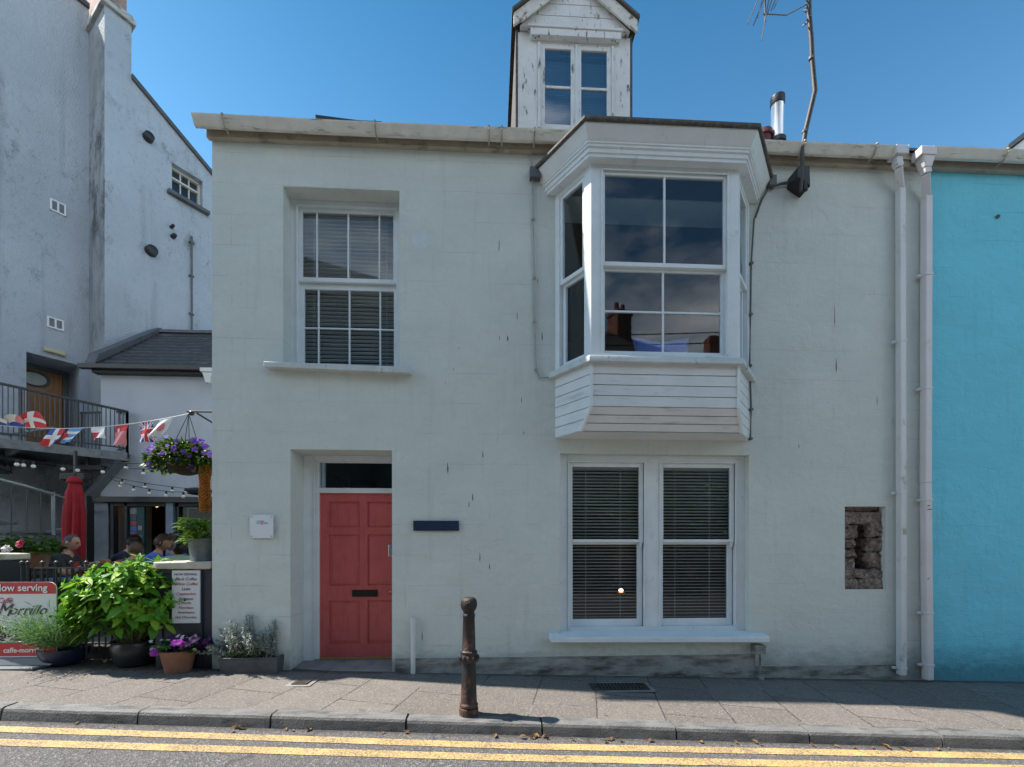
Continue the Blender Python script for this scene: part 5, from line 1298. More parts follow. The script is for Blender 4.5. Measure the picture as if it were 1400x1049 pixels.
# geraniums behind the left ledge
for c,lab,sd,fl,w_ in ((atD(8,742,5.75),'leafy trailing geranium with pink and white flowers on the left ledge',71,'white',.36),(atD(50,748,5.75),'leafy geranium with one crimson flower head on the left ledge',72,'red',.30)):
    c.z=1.37
    G_=thing('geranium_plant',lab,'plant',c)
    pot('pot',G_,c-Vector((0,0,.2)),[(.10,0),(.15,.2),(.155,.21),(.13,.2),(.01,.19)],M['terracotta'])
    ml=MB(); rg=random.Random(sd)
    for i in range(240):
        a=rg.uniform(0,2*PI); rr=rg.random()**.5*w_; p=c+Vector((rr*math.cos(a),rr*.6*math.sin(a),-.03+rg.uniform(0,.32)*(1-rr/w_*.7)))
        leaf(ml,p,Vector((math.cos(a)*.6,math.sin(a)*.6-.3,rg.uniform(0,.7)))+rdir(rg)*.4,Vector((0,0,1))+rdir(rg)*.4,rg.uniform(.05,.085),rg.uniform(.045,.07),.3,.1)
    ml.build('foliage',LM['ger'],G_,recalc=False)
    mb=MB()
    pf=atD(28,744,5.35) if fl=='red' else atD(9,751,5.35)
    for i in range(14): flower(mb,pf+rdir(rg)*.035,Vector((0,-1,.4))+rdir(rg)*.6,.026,5,rg.random())
    mb.build('flower_head',LM[fl],G_,recalc=False)

# ------------------------------------------------------------------ street things
b0=onG(641,977)
prof=[(.083,-.02),(.083,.045),(.080,.062),(.070,.066),(.078,.075),(.081,.088),(.076,.098),(.070,.105),(.069,.12),(.060,.43),(.058,.448),(.068,.452),(.077,.470),(.079,.490),(.077,.508),(.070,.525),(.073,.532),(.073,.545),(.062,.552),(.058,.56),(.050,.838),(.0535,.842),(.0545,.85),(.053,.862),(.048,.868),(.048,.888),(.055,.897),(.065,.912),(.071,.940),(.071,.958),(.066,.982),(.056,.999),(.045,1.006),(.02,1.008)]
BO=thing('bollard','rusty brown cast iron bollard with ball top on the pavement edge','bollard',b0)
mb=MB(); mb.lathe(prof,b0,32); mb.build('post',M['rust'],BO,smooth=45)
mb=MB(); 
for k in range(12):
    a=2*PI*k/12; mb.ball(b0+Vector((.078*math.cos(a),.078*math.sin(a),.49)),(.014,.014,.026),7,6)
mb.build('moulded_collar',M['rust'],BO,smooth=True)
def grate(lab,c,L,Wd,n,rot):
    o=thing('drain_grate',lab,'drain cover',c); T=Matrix.Translation(c)@Matrix.Rotation(rot,4,'Z')
    mb=MB(T); t=.03
    mb.box(-L-.05,L+.05,-Wd-.05,Wd+.05,-.0,.003); mb.build('surround',pm('concrete_surround',(.24,.225,.205),.85,.2,9,.4),o)
    mb=MB(T); mb.box(-L,L,-Wd,Wd,.002,.005); mb.build('pit_shade',pm('drain_shade',(.006,.006,.006),.9),o)  # flat near-black plate paints the shade of the drain below the bars
    mb=MB(T)
    mb.box(-L,L,-Wd,-Wd+.018,.004,.014); mb.box(-L,L,Wd-.018,Wd,.004,.014); mb.box(-L,-L+.018,-Wd+.018,Wd-.018,.004,.014); mb.box(L-.018,L,-Wd+.018,Wd-.018,.004,.014)
    for i in range(1,n): x=-L+2*L*i/n; mb.box(x-.008,x+.008,-Wd+.018,Wd-.018,.004,.013)
    mb.box(-L+.018,L-.018,-.008,.008,.004,.0125)
    mb.build('bars',pm('rusty_grate',(.05,.042,.037),.6,.4,20,.3),o)
grate('long rectangular iron grate in the pavement right of the bollard',onG(846,940)+Vector((0,0,.002)),.30,.105,16,-.03)
grate('small square gully grid in the pavement before the door',onG(413,934)+Vector((0,0,.002)),.075,.07,6,-.03)
# fallen leaves in the gutter
rg=random.Random(5)
LP=[(76,984),(137,985),(300,995),(373,995),(388,996),(412,995),(515,1001),(600,1003),(676,1003),(690,1004),(712,1005),(729,1003),(747,1009),(790,1008),(843,1009),(855,1010),(903,1009),(935,1009),(973,1012),(1020,1012),(1058,1014),(1130,1014),(1165,1018),(1193,1019),(1215,1019),(1260,1019),(1305,1018),(1325,1020),(828,978),(545,1003),(1010,1012),(1240,1018)]
LP+=[(px+rg.uniform(-9,9),py) for px,py in LP[:28] for _ in range(rg.choice((0,0,1,2)))]
proto=None
for i,(px,py) in enumerate(LP):
    p=onG(px,py)
    if i!=28:
        p=Vector((p.x,kY(p.x)-.165-rg.uniform(0,.05),0)); p.z=zg(p.x)-.088
    else: p.z+=.012
    if i<6:
        mb=MB(); leaf(mb,p,Vector((1,rg.uniform(-.4,.4),.1)),(0,rg.uniform(-.3,.3),1),.05,.032,rg.uniform(-.4,.5),.5,seg=4)
        if i%2: leaf(mb,p+Vector((.02,.01,.0)),Vector((-.6,.5,.25)),(.2,0,1),.035,.025,.3,.6,seg=4)
        o=mb.build('fallen_leaf',LM['fallen'],loc=p,recalc=False); last=o
        if not proto: proto=[]
        proto.append(o)
    else:
        o=proto[i%6].copy(); COL.objects.link(o); o.location=p
    o.rotation_euler=(rg.uniform(-.3,.3),rg.uniform(-.3,.3),rg.uniform(0,6.28)); s=rg.choice((.4,.55,.7,.9,1.15)); o.scale=(s,s,s)
    if i==28: tag(o,'pale dry leaf lying on the pavement below the long grate','leaf','fallen leaves along the kerb')
    else: tag(o,'dry fallen leaf lying in the road gutter along the kerb','leaf','fallen leaves along the kerb')

ml=MB(); rg=random.Random(15)
for i in range(420):
    px=rg.uniform(70,300); q=onG(px,rg.gauss(912,5)+ (0 if px>140 else -2)); 
    if q.y>-.02: continue
    leaf(ml,q+Vector((0,0,.006)),rdir(rg)*Vector((1,1,.25)),Vector((0,0,1))+rdir(rg)*.3,rg.uniform(.012,.038),rg.uniform(.008,.02),.2,.3,seg=2)
tag(ml.build('leaf_litter',LM['fallen'],loc=onG(180,912),recalc=False),'brown leaf litter scattered on the pavement between the plant pots','leaf litter',kind='stuff')
# plaques
q0,q1=onY(342,704,-.02),onY(374,736,-.02)
PQ=thing('wall_plaque','square white acrylic plaque with small pastel logo left of the door','sign',((q0.x+q1.x)/2,0,q1.z))
mb=MB(); mb.box(q0.x,q1.x,-.028,-.018,q1.z,q0.z); mb.build('panel',M['plaque'],PQ,bevel=.002)
mb=MB()
for x in (q0.x+.02,q1.x-.02):
    for z in (q1.z+.02,q0.z-.02):
        mb.tube([(x,-.031,z),(x,0,z)],.007,10)
mb.build('standoff',M['steel'],PQ)
pcx=(q0.x+q1.x)/2; pz=q0.z-.085
for col,pts in (((.35,.55,.55),((-.055,0),(-.045,.022),(-.03,.026),(-.018,.012),(-.02,-.014),(-.05,-.02))),((.62,.32,.42),((-.02,.0),(-.008,.028),(.008,.016),(.016,.03),(.03,.006),(.012,-.03),(-.01,-.02))),((.35,.50,.62),((.028,.004),(.05,.006),(.07,-.002),(.068,-.02),(.03,-.016)))):
    mb=MB(); mb.prism([(pcx+x,-.0285,pz+z) for x,z in pts],(0,-.001,0)); mb.build('logo_mark',pm('logo_pastel_%d'%int(col[0]*100),col,.5,.3,60),PQ)
q0,q1=onY(565,712,-.02),onY(627.5,726,-.02)
NP=thing('slate_plaque','long dark navy blank plaque on the wall right of the door','sign',((q0.x+q1.x)/2,0,q1.z))
mb=MB(); mb.box(q0.x,q1.x,-.02,0,q1.z,q0.z); mb.build('panel',M['navy'],NP,bevel=.003)
mb=MB(); e=.012; mb.box(q0.x,q1.x,-.026,-.0202,q0.z-e,q0.z); mb.box(q0.x,q1.x,-.026,-.0202,q1.z,q1.z+e); mb.box(q0.x,q0.x+e*1.5,-.0255,-.0202,q1.z+e,q0.z-e); mb.box(q1.x-e*1.5,q1.x,-.0255,-.0202,q1.z+e,q0.z-e); mb.build('rim',M['navy'],NP,bevel=.002)

# aerial mast
am=onY(1096,250,0)
AM=thing('aerial_mast','bent metal aerial mast with cable and forked aerial above the gutter','aerial',am)
pts=[onY(x,y,-.17) for x,y in ((1095,262),(1097,225),(1097,200),(1100,180),(1113,125),(1109,80),(1108,55),(1105,20),(1105,-20))]
mb=MB(); mb.tube(pts,[.018,.020,.020,.018,.018,.017,.016,.016,.016],9); mb.build('mast',pm('weathered_mast',(.07,.06,.055),.6,.12,9,.1),AM,smooth=40)
mb=MB(); mb.tube([p+Vector((.022,-.01,0)) for p in pts[2:]],.010,6)
for p in pts[3:7:2]: mb.tube([p+Vector((0,0,-.012)),p+Vector((0,0,.012))],.028,8)
rg=random.Random(2)
for i in range(9): 
    p=pts[7]+Vector((rg.uniform(-.03,.03),0,rg.uniform(-.12,.10))); mb.tube([p,p+Vector((rg.uniform(-.09,.05),rg.uniform(-.05,.05),rg.uniform(-.05,.05)))],.008,5)
mb.build('cable',M['cable'],AM)
mb=MB(); c=onY(1096,245,-.13); mb.hexa([(c.x-.09,c.y-.05,c.z-.02),(c.x+.07,c.y-.05,c.z-.12),(c.x+.07,0,c.z-.12),(c.x-.09,0,c.z-.02),(c.x-.08,c.y-.05,c.z+.10),(c.x+.06,c.y-.05,c.z+.12),(c.x+.06,0,c.z+.12),(c.x-.08,0,c.z+.10)]); mb.tube([(c.x,-.17,c.z-.05),(c.x+.02,-.17,c.z-.17)],.024,8)
mb.build('wall_bracket',M['black'],AM,bevel=.015)
mb=MB()
a0=onY(1105,5,-.17); a1=onY(1075,21,-.2); a2=onY(1043,19,-.3); a3=onY(1038,6,-.3)
mb.tube([a0,a1,a2],.006,6); mb.tube([onY(1046,30,-.3),onY(1046,-12,-.3)],.009,6)
for (xa,ya,xb,yb) in ((1048,-10,1030,35),(1052,-5,1041,55),(1038,-5,1022,33),(1060,0,1054,15),(1066,-5,1058,12),(1044,-10,1036,24),(1057,-6,1049,20)):
    mb.tube([onY(xa,ya,-.3),onY(xb,yb,-.32)],.0055,5)
mb.build('aerial_rods',M['cable'],AM)
# lamp inside ground floor room
lq=atD(849,808,5.9)
TL=thing('table_lamp','small warm lit bulb seen through the left lower window blind','lamp',(lq.x,lq.y,.9))
mb=MB(); mb.ball(lq,.03,10,8); mb.build('bulb',emis('warm_bulb_room',(1.,.5,.2),6),TL,smooth=True)
mb=MB(); mb.tube([lq-Vector((0,0,.03)),(lq.x,lq.y,.8)],.012,8); mb.lathe([(.07,.8),(.07,.82),(.02,.84)],(lq.x,lq.y,0),14); mb.build('stem',M['wood'],TL)
SD=thing('sideboard','low wooden sideboard behind the lower window blinds','sideboard',(lq.x-.2,lq.y+.1,.05))
mb=MB(); mb.box(lq.x-.8,lq.x+.6,lq.y-.2,lq.y+.25,.75,.79); mb.build('top',M['wood'],SD)
for dx in (-.78,.55):
    for dy in (-.18,.2): mb=MB(); mb.box(lq.x+dx,lq.x+dx+.04,lq.y+dy,lq.y+dy+.04,.05,.75); mb.build('leg',M['wood'],SD)
# ------------------------------------------------------------------ people on the terrace
def skin_graph(nodes,edges,root,sub=2):
    """nodes: name->(pos,radius); returns verts, faces of the grown surface"""
    names=list(nodes); idx={n:i for i,n in enumerate(names)}
    me=bpy.data.meshes.new('tmp'); me.from_pydata([nodes[n][0] for n in names],[(idx[a],idx[b]) for a,b in edges],[])
    o=bpy.data.objects.new('tmp',me); COL.objects.link(o)
    m=o.modifiers.new('s','SKIN'); m.use_smooth_shade=True
    sv=me.skin_vertices[0].data
    for n in names:
        r=nodes[n][1]; sv[idx[n]].radius=(r,r) if not isinstance(r,tuple) else r; sv[idx[n]].use_root=(n==root)
    s=o.modifiers.new('d','SUBSURF'); s.levels=sub; s.render_levels=sub
    bpy.context.view_layer.update()
    e=o.evaluated_get(bpy.context.evaluated_depsgraph_get()); m2=bpy.data.meshes.new_from_object(e)
    V=[v.co.copy() for v in m2.vertices]; F=[list(p.vertices) for p in m2.polygons]
    bpy.data.objects.remove(o); bpy.data.meshes.remove(m2)
    return V,F
def remesh(name,V,F,vox,mat,parent,X):
    me=bpy.data.meshes.new(name); me.from_pydata([tuple(v) for v in V],[],F)
    o=bpy.data.objects.new(name,me); COL.objects.link(o)
    r=o.modifiers.new('r','REMESH'); r.mode='VOXEL'; r.voxel_size=vox; r.use_smooth_shade=True
    sm=o.modifiers.new('q','SMOOTH'); sm.factor=.4; sm.iterations=1
    bpy.context.view_layer.update()
    m2=bpy.data.meshes.new_from_object(o.evaluated_get(bpy.context.evaluated_depsgraph_get())); m2.name=name
    bpy.data.objects.remove(o)
    m2.transform(X); m2.materials.clear(); m2.materials.append(mat)
    for p in m2.polygons: p.use_smooth=True
    q=bpy.data.objects.new(name,m2); COL.objects.link(q); q.parent=parent; return q
def head_fn(grow=0.,hair=False):
    def fn(u,v):
        a=2*PI*u; t=-PI/2+PI*v
        d=Vector((math.cos(t)*math.cos(a),math.cos(t)*math.sin(a),math.sin(t)))   # +y is the face
        p=Vector((d.x*.076,d.y*.094,d.z*.118))
        if p.z<-.01:                                   # jaw narrows, chin comes forward
            k=min(1,(-p.z-.01)/.10); p.x*=1-.30*k; 
            if d.y>0: p.y+=.012*k
            else: p.y*=1-.35*k
        if not hair:
            g=lambda x,z,sx,sz: math.exp(-((d.x-x)/sx)**2-((d.z-z)/sz)**2)*max(0,d.y)
            p.y+=.024*g(0,-.18,.13,.17)+.013*g(0,.02,.10,.16)      # nose
            p.y+=.007*g(0,.22,.55,.10)                               # brow
            for sx_ in (-.40,.40): p.y-=.012*g(sx_,.06,.20,.12)
            p.y+=.007*g(0,-.50,.25,.06)+.006*g(0,-.62,.22,.06)-.005*g(0,-.555,.26,.03)
            p.y+=.009*g(0,-.85,.3,.14)
        return p*(1+grow)
    return fn
SK=[None]
def skinmat(n,c): return pm(n,c,.5,.08,25,.08,80)
def person(label,loc,face,skin,shirt,hairm,trousers,lean=.12,headturn=0,headtilt=.1,arms='eat',hairstyle='short',vox=.010,sub=None,graphic=None,seat=.45,fine=False):
    o=thing('person',label,'person',loc)
    X=Matrix.Rotation(face,4,'Z')
    s=seat
    L=lambda z,y: (0,y+lean*(z-.1)*1.3,s+z)   # spine point leaning forward
    N={'pel':((0,-.02,s+.10),.135),'abd':(L(.26,-.03),.125),'che':(L(.44,-.03),.15),'upp':(L(.55,-.02),.105),'nk':(L(.63,.0),.056),'nk2':(L(.675,.015),.054)}
    E=[('pel','abd'),('abd','che'),('che','upp'),('upp','nk'),('nk','nk2')]
    sh=Vector(L(.545,-.02))
    for sd,sg in (('l',-1),('r',1)):
        S=sh+Vector((.165*sg,0,0))
        if arms=='eat': el=S+Vector((.08*sg,.15,-.22)); wr=el+Vector((-.085*sg,.21,.12)); hd=wr+Vector((-.03*sg,.07,.03))
        elif arms=='table': el=S+Vector((.08*sg,.16,-.24)); wr=el+Vector((-.14*sg,.22,-.01)); hd=wr+Vector((-.05*sg,.07,.0))
        else: el=S+Vector((.07*sg,.02,-.28)); wr=el+Vector((-.04*sg,.22,-.04)); hd=wr+Vector((-.01*sg,.08,-.01))
        N['s'+sd]=(S,.068); N['u'+sd]=((S+el)/2,.053); N['e'+sd]=(el,.043); N['f'+sd]=(el+(wr-el)*.35,.042); N['w'+sd]=(wr,.027); N['h'+sd]=(hd,(.040,.020))
        E+=[('upp','s'+sd),('s'+sd,'u'+sd),('u'+sd,'e'+sd),('e'+sd,'f'+sd),('f'+sd,'w'+sd),('w'+sd,'h'+sd)]
        K=Vector((.13*sg,.42,s+.04)); A=Vector((.13*sg,.40,.08)); hip=Vector((.09*sg,.02,s+.07))
        N['g'+sd]=(hip,.085); N['k'+sd]=(K,.058); N['c'+sd]=((K+A)/2+Vector((0,-.03,.05)),.052); N['a'+sd]=(A,.036); N['t'+sd]=(A+Vector((.01*sg,.17,-.045)),.034)
        E+=[('pel','g'+sd),('g'+sd,'k'+sd),('k'+sd,'c'+sd),('c'+sd,'a'+sd),('a'+sd,'t'+sd)]
    V,F=skin_graph(N,E,'pel')
    def addmesh(V2,F2): b=len(V); V.extend(V2); F.extend([[i+b for i in f] for f in F2])
    # fingers: separate bent tapering chains rooted in the palm
    for sd,sg in (('l',-1),('r',1)):
        w=Vector(N['w'+sd][0]); h=Vector(N['h'+sd][0]); f=(h-w).normalized(); side=f.cross(Vector((0,0,1))).normalized(); up=side.cross(f)
        mb=MB()
        for k,(off,len_) in enumerate(((-.027,.068),(-.009,.078),(.009,.074),(.027,.060))):
            b=h+side*off-f*.005; p1=b+f*len_*.5+up*.006; p2=p1+f*len_*.32-up*.014+Vector((-.008*sg,0,0)); p3=p2+f*len_*.16-up*.018
            mb.tube([b-f*.02,p1,p2,p3],[.0105,.0095,.0085,.0065],7)
        ins=-1*sg
        tb=w+f*.03+Vector((.024*ins,0,.004)); mb.tube([tb,tb+f*.03+Vector((.024*ins,0,.012)),tb+f*.062+Vector((.030*ins,0,.010))],[.013,.0115,.008],7)
        addmesh(mb.v,mb.f)
    hc=Vector(L(.675,.015))+Vector((0,.018+.02*lean,.098))
    HM=Matrix.Translation(hc)@Matrix.Rotation(headturn,4,'Z')@Matrix.Rotation(-headtilt,4,'X')
    mb=MB(HM); mb.sheet(head_fn(),40,30)
    for sg in (-1,1): mb.ball((.078*sg,-.012,-.008),(.010,.018,.026),8,6)
    addmesh(mb.v,mb.f)
    body=remesh('body',V,F,vox,skin,o,X)
    XH=Matrix.Translation(loc)@X@HM
    # eyes and mouth
    if fine:
        mb=MB(XH)
        for sg in (-1,1): mb.ball((.030*sg,.0835,.006),(.0125,.007,.0065),10,7)
        mb.build('eyes',pm('eye_dark',(.06,.045,.04),.25),o,smooth=True)
        mb=MB(XH); mb.ball((0,.0955,-.064),(.022,.006,.004),10,6); mb.build('lips',pm('lip_tone',(.33,.13,.11),.5),o,smooth=True)
        mb=MB(XH)
        for sg in (-1,1): mb.tube([(.016*sg,.094,.024),(.032*sg,.091,.029),(.047*sg,.079,.024)],[.004,.0045,.003],6)
        mb.build('eyebrows',hairm,o)
    # hair
    mb=MB(XH); rg=random.Random(int(loc[0]*50)); hf=head_fn(.095 if hairstyle!='crop' else .022,True)
    line={'crop':lambda d: d.z> (.62 if d.y>.35 else (.10-.35*(d.y<-.2)-.2*(d.y<.1)) ) and not (d.y>.25 and d.z<.80),
          'short':lambda d: d.z>(.50 if d.y>.2 else -.45),'long':lambda d: d.z>(.52 if d.y>.25 else -.95)}[hairstyle]
    n1,n2=44,34
    for j in range(n2):
        for i in range(n1):
            u,v=(i+.5)/n1,(j+.5)/n2; a=2*PI*u; t=-PI/2+PI*v; d=Vector((math.cos(t)*math.cos(a),math.cos(t)*math.sin(a),math.sin(t)))
            if not line(d): continue
            q=[]
            for uu,vv in ((i/n1,j/n2),((i+1)/n1,j/n2),((i+1)/n1,(j+1)/n2),(i/n1,(j+1)/n2)):
                p=hf(uu,vv); p=p*(1+(.03 if hairstyle!='crop' else .006)*noise.noise(p*70)); 
                if hairstyle=='long' and p.z<-.03: p=p*1.05+Vector((0,-.02,-.03))
                q.append(p)
            mb.quad(*q)
    if mb.f:
        nf=list(mb.f)
        inv=XH.inverted()
        for q in range(900 if hairstyle!='crop' else 500):
            f=rg.choice(nf); c=inv@((mb.v[f[0]]+mb.v[f[2]])/2); nrm=c.normalized()
            tdir=(Vector((0,-.5,-1)) if hairstyle!='crop' else Vector((0,-1,-.2)))+rdir(rg)*.5; tdir-=nrm*tdir.dot(nrm); 
            leaf(mb,c-nrm*.002,tdir+nrm*.22,nrm,rg.uniform(.022,.05) if hairstyle!='crop' else .012,.007,.25,.1,seg=2)
    if hairstyle=='long': mb.tube([(0,-.075,.04),(0,-.125,.0),(.01,-.135,-.09),(0,-.12,-.17)],[.035,.04,.032,.012],10)
    if mb.f: mb.build('hair',hairm,o,smooth=True)
    # clothes
    NS={k:(N[k][0],(N[k][1]+.017)) for k in ('pel','abd','che','upp')}
    NS['nkb']=(Vector(N['nk'][0])+Vector((0,0,-.028)),.070)
    ES=[('pel','abd'),('abd','che'),('che','upp'),('upp','nkb')]
    for sd in 'lr':
        NS['s'+sd]=(N['s'+sd][0],.084); NS['u'+sd]=(Vector(N['u'+sd][0])*1.0,.071); ES+=[('upp','s'+sd),('s'+sd,'u'+sd)]
        e=Vector(N['u'+sd][0])+(Vector(N['e'+sd][0])-Vector(N['u'+sd][0]))*.5; NS['v'+sd]=(e,.066); ES+=[('u'+sd,'v'+sd)]
    V2,F2=skin_graph(NS,ES,'pel')
    for v in V2:
        w=noise.noise_vector(v*11+Vector(loc))*.009+noise.noise_vector(Vector((v.x*9,v.y*9,v.z*30+v.x*12)))*.006; v+=w
    st=remesh('shirt',V2,F2,vox,shirt,o,X)
    NT_={k:(N[k][0],N[k][1]+.022) for k in ('pel',)}; ET=[]
    for sd in 'lr':
        for k in ('g','k','c','a'): NT_[k+sd]=(N[k+sd][0],N[k+sd][1]+.016)
        ET+=[('pel','g'+sd),('g'+sd,'k'+sd),('k'+sd,'c'+sd),('c'+sd,'a'+sd)]
    V3,F3=skin_graph(NT_,ET,'pel'); remesh('trousers',V3,F3,.012,trousers,o,X)
    return o,N,X
def chair(loc,face,label):
    o=thing('chair',label,'chair',loc,'terrace chairs'); T=Matrix.Translation(loc)@Matrix.Rotation(face,4,'Z')
    mb=MB(T); mb.box(-.2,.2,-.22,.2,.40,.44); mb.build('seat',M['wood'],o,bevel=.01)
    mb=MB(T)
    for z in (.58,.70,.82): mb.box(-.2,.2,-.25,-.23,z,z+.06)
    mb.build('backrest',M['wood'],o)
    for x in (-.18,.16):
        for y,h in ((-.24,.88),(.17,.40)): mb=MB(T); mb.box(x,x+.025,y,y+.025,0,h); mb.build('leg',M['black'],o)
    return o
def table(loc,label,top,face=0):
    o=thing('table',label,'table',loc,'terrace tables'); T=Matrix.Translation(loc)@Matrix.Rotation(face,4,'Z')
    mb=MB(T); mb.box(-.42,.42,-.36,.36,.70,.735); mb.build('table_top',top,o,bevel=.01)
    for x in (-.37,.34):
        for y in (-.31,.28): mb=MB(T); mb.box(x,x+.03,y,y+.03,0,.70); mb.build('leg',M['black'],o)
    return o
def floorat(px,d): p=atD(px,745,d); p.z=.28; return p
S1,S2,S3=skinmat('skin_fair',(.50,.27,.19)),skinmat('skin_warm',(.46,.24,.16)),skinmat('skin_tan',(.40,.21,.14))
def tee(n,c): return pm(n,c,.85,.1,14,.15,160)
hg,hb_,hbr,hl=pm('greying_hair',(.075,.07,.068),.75,.4,120,.4,160),pm('dark_brown_hair',(.018,.011,.008),.5,.4,60,.4,120),pm('brown_hair',(.075,.035,.02),.5,.4,60,.4,120),pm('light_brown_hair',(.13,.078,.048),.55,.4,60,.4,120)
dn=pm('dark_denim',(.03,.04,.07),.85,.2,20,.2,100)
m0=floorat(80,6.35)
man,N0,X0=person('man with cropped greying hair in charcoal t-shirt eating at a terrace table',m0,R(-80),S1,tee('charcoal_cotton',(.030,.034,.042)),hg,dn,.16,R(6),.28,'eat','crop',.007,fine=True)
chair(m0,R(-80),'chair under the man in the charcoal t-shirt')
# shirt print and the snack he holds
XP=Matrix.Translation(m0)@X0
hl_=(Vector(N0['hl'][0])+Vector(N0['hr'][0]))/2+Vector((0,.065,.015))
hw=XP@hl_
mb=MB(); mb.rock(hw.x-.05,hw.x+.05,hw.y-.055,hw.y+.055,hw.z-.03,hw.z+.03,3,.008,8)
tag(mb.build('sandwich',pm('toasted_bread',(.40,.20,.07),.85,.3,30,.4),loc=hw,smooth=True),'toasted sandwich held in both hands by the man in charcoal','sandwich')
wr=XP@Vector(N0['wr'][0]); mb=MB(); ew=XP@Vector(N0['fr'][0]); dv=(wr-ew).normalized(); mb.tube([wr-dv*.045,wr-dv*.015],[.036,.036],12); mb.build('wristwatch',M['black'],man)
ch=Vector(N0['che'][0])+Vector((0,.150,.02)); T=XP@Matrix.Translation(ch)
mb=MB(T)
def prn(u,v): x=(u-.5)*.17; return Vector((x,.030-2.2*x*x,(v-.5)*.07+.0))
mb.sheet(prn,10,4); mb.build('shirt_print',pm('red_shirt_print',(.40,.05,.03),.8,.5,40),man)
tb=floorat(122,6.2); table(tb,'terrace table with blue cloth in front of the man in charcoal',pm('blue_table_top',(.10,.19,.36),.6,.1,6))
ppl=[
 ('person in dark top with bowed dark head, beside the man in charcoal',(148,6.9),-60,S1,tee('black_navy_top',(.014,.016,.035)),hb_,'short',.35,.5,'table'),
 ('person seen from behind with short sandy brown hair just above the big shrub',(166,6.0),10,S2,tee('rust_top',(.22,.06,.05)),hl,'short',.38,.30,'table'),
 ('person in bright blue t-shirt leaning on the table, auburn hair',(203,6.35),-60,S2,tee('bright_blue_cotton',(.06,.14,.50)),hbr,'short',.16,.40,'table'),
 ('dark haired person in sage green top with back to the street',(236,6.0),18,S1,tee('sage_green_cotton',(.22,.31,.22)),hb_,'long',.36,.40,'table'),
 ('brown haired person in blue striped shirt, half hidden by the bucket planter',(247,6.9),150,S3,tee('mid_blue_stripe_cotton',(.02,.14,.42)),hbr,'short',.12,.1,'table'),
]
for lab,(px,dp),fc,sk,sh_,hr,hs,ln,ht,ar in ppl:
    p=floorat(px,dp); person(lab,p,R(fc),sk,sh_,hr,dn,ln,0,ht,ar,hs,.011,seat=.35 if px==166 else .40 if px==236 else .45)
    chair(p,R(fc),{148:'chair under the person in the dark top',166:'chair under the sandy haired person behind the big shrub',203:'chair under the person in the bright blue t-shirt',236:'chair under the person in the sage green top',247:'chair under the person in the blue striped shirt'}[px])
tb2=floorat(228,6.6); table(tb2+Vector((.15,.1,0)),'terrace table between the blue and green topped people',M['wood'])

# ------------------------------------------------------------------ across the street (seen mirrored in the panes)
rg=random.Random(77)
SWm=stone=None
def rubble():
    t=NT('rubble_wall'); p=t.pos(); v=t.n('ShaderNodeTexVoronoi'); t.l(t.pos((1,1,1.8)),v.inputs['Vector']); v.inputs['Scale'].default_value=4.5
    s=t.n('ShaderNodeSeparateColor'); t.l(v.outputs['Color'],s.inputs[0]); c=t.mix(s.outputs[0],(.16,.13,.105),(.40,.35,.29)); c=t.mix(t.ramp(t.noise(p,9,5),.4,.7,0,.6),c,(.1,.09,.08)); t.col(c); t.rough(.9)
    t.bump(t.math('SUBTRACT',t.noise(p,12,4),v.outputs[0]),.8,.03); return t.m
mb=MB(); mb.box(-3,18,-9.6,-9.1,-1,2.45); mb.box(-3,18,-9.65,-9.05,2.45,2.55)
tag(mb.build('stone_wall',rubble(),loc=(0,-9.3,0)),'rubble stone garden wall across the street, mirrored in the lower window','wall')
IV=thing('ivy_hedge','dark ivy growing over the stone wall across the street','hedge',(3,-9.1,2))
ml=MB()
for i in range(3600):
    x=rg.uniform(-3,11); h=noise.noise(Vector((x*.5,1,0))); z=2.2+rg.uniform(-.9,1.3)*(1+.6*h)+.5*h
    leaf(ml,Vector((x,-9.05+rg.uniform(-.5,.15),z)),rdir(rg)+Vector((0,.6,-.3)),rdir(rg)+Vector((0,1,0)),rg.uniform(.10,.18),rg.uniform(.08,.14),.3,.1,seg=2)
ml.build('foliage',LM['ivy'],IV,recalc=False)
OH=thing('opposite_house','brown roofed house with brick chimneys standing obliquely across the street, mirrored in the upper panes','house',(0,-14,0))
e0,e1=Vector((-10.5,-7.5,0)),Vector((11.3,-18.2,0)); ed=(e1-e0).normalized(); en=Vector((-ed.y,ed.x,0)); EL=(e1-e0).length
OT=Matrix.Identity(4)
for i in range(3): OT[i][0]=ed[i]; OT[i][1]=en[i]; OT[i][3]=e0[i]
mb=MB(OT); mb.box(0,EL,-6.2,-.0-.0,-1,10.2); mb.v=[v-en*.0 for v in mb.v]; mb.build('wall',pm('brown_render',(.22,.19,.155),.8,.08,3),OH)
mb=MB(OT); mb.prism([(-.2,.25,10.0),(-.2,-3.1,13.0),(-.2,-6.45,10.0)],(EL+.4,0,0)); orf=mb.build('roof',pm('brown_slate',(.055,.045,.04),.85,.25,7,.5),OH)
for x in (3.5,12.5,EL-3.2):
    mb=MB(OT); mb.box(x-.5,x+.5,-3.5,-2.7,12.2,14.0); mb.box(x-.56,x+.56,-3.56,-2.64,14.0,14.15); mb.build('chimney',pm('brick_red',(.25,.09,.06),.85,.3,12),orf)
    for q in (-.22,.22): mb=MB(OT); mb.lathe([(.15,14.15),(.12,14.7)],(x+q,-3.1,0),10); mb.build('chimney_pot',M['redclay'],orf)
for x in (2,5,8,11,14):
    for z in (1.6,5.2): mb=MB(OT); mb.box(x,x+1.1,.0,.04,z,z+1.7); w=mb.build('window',M['white'],OH); mb=MB(OT); mb.box(x+.1,x+1.,.041,.05,z+.1,z+1.6); mb.build('pane',pm('dark_pane',(.03,.035,.04),.1),w)
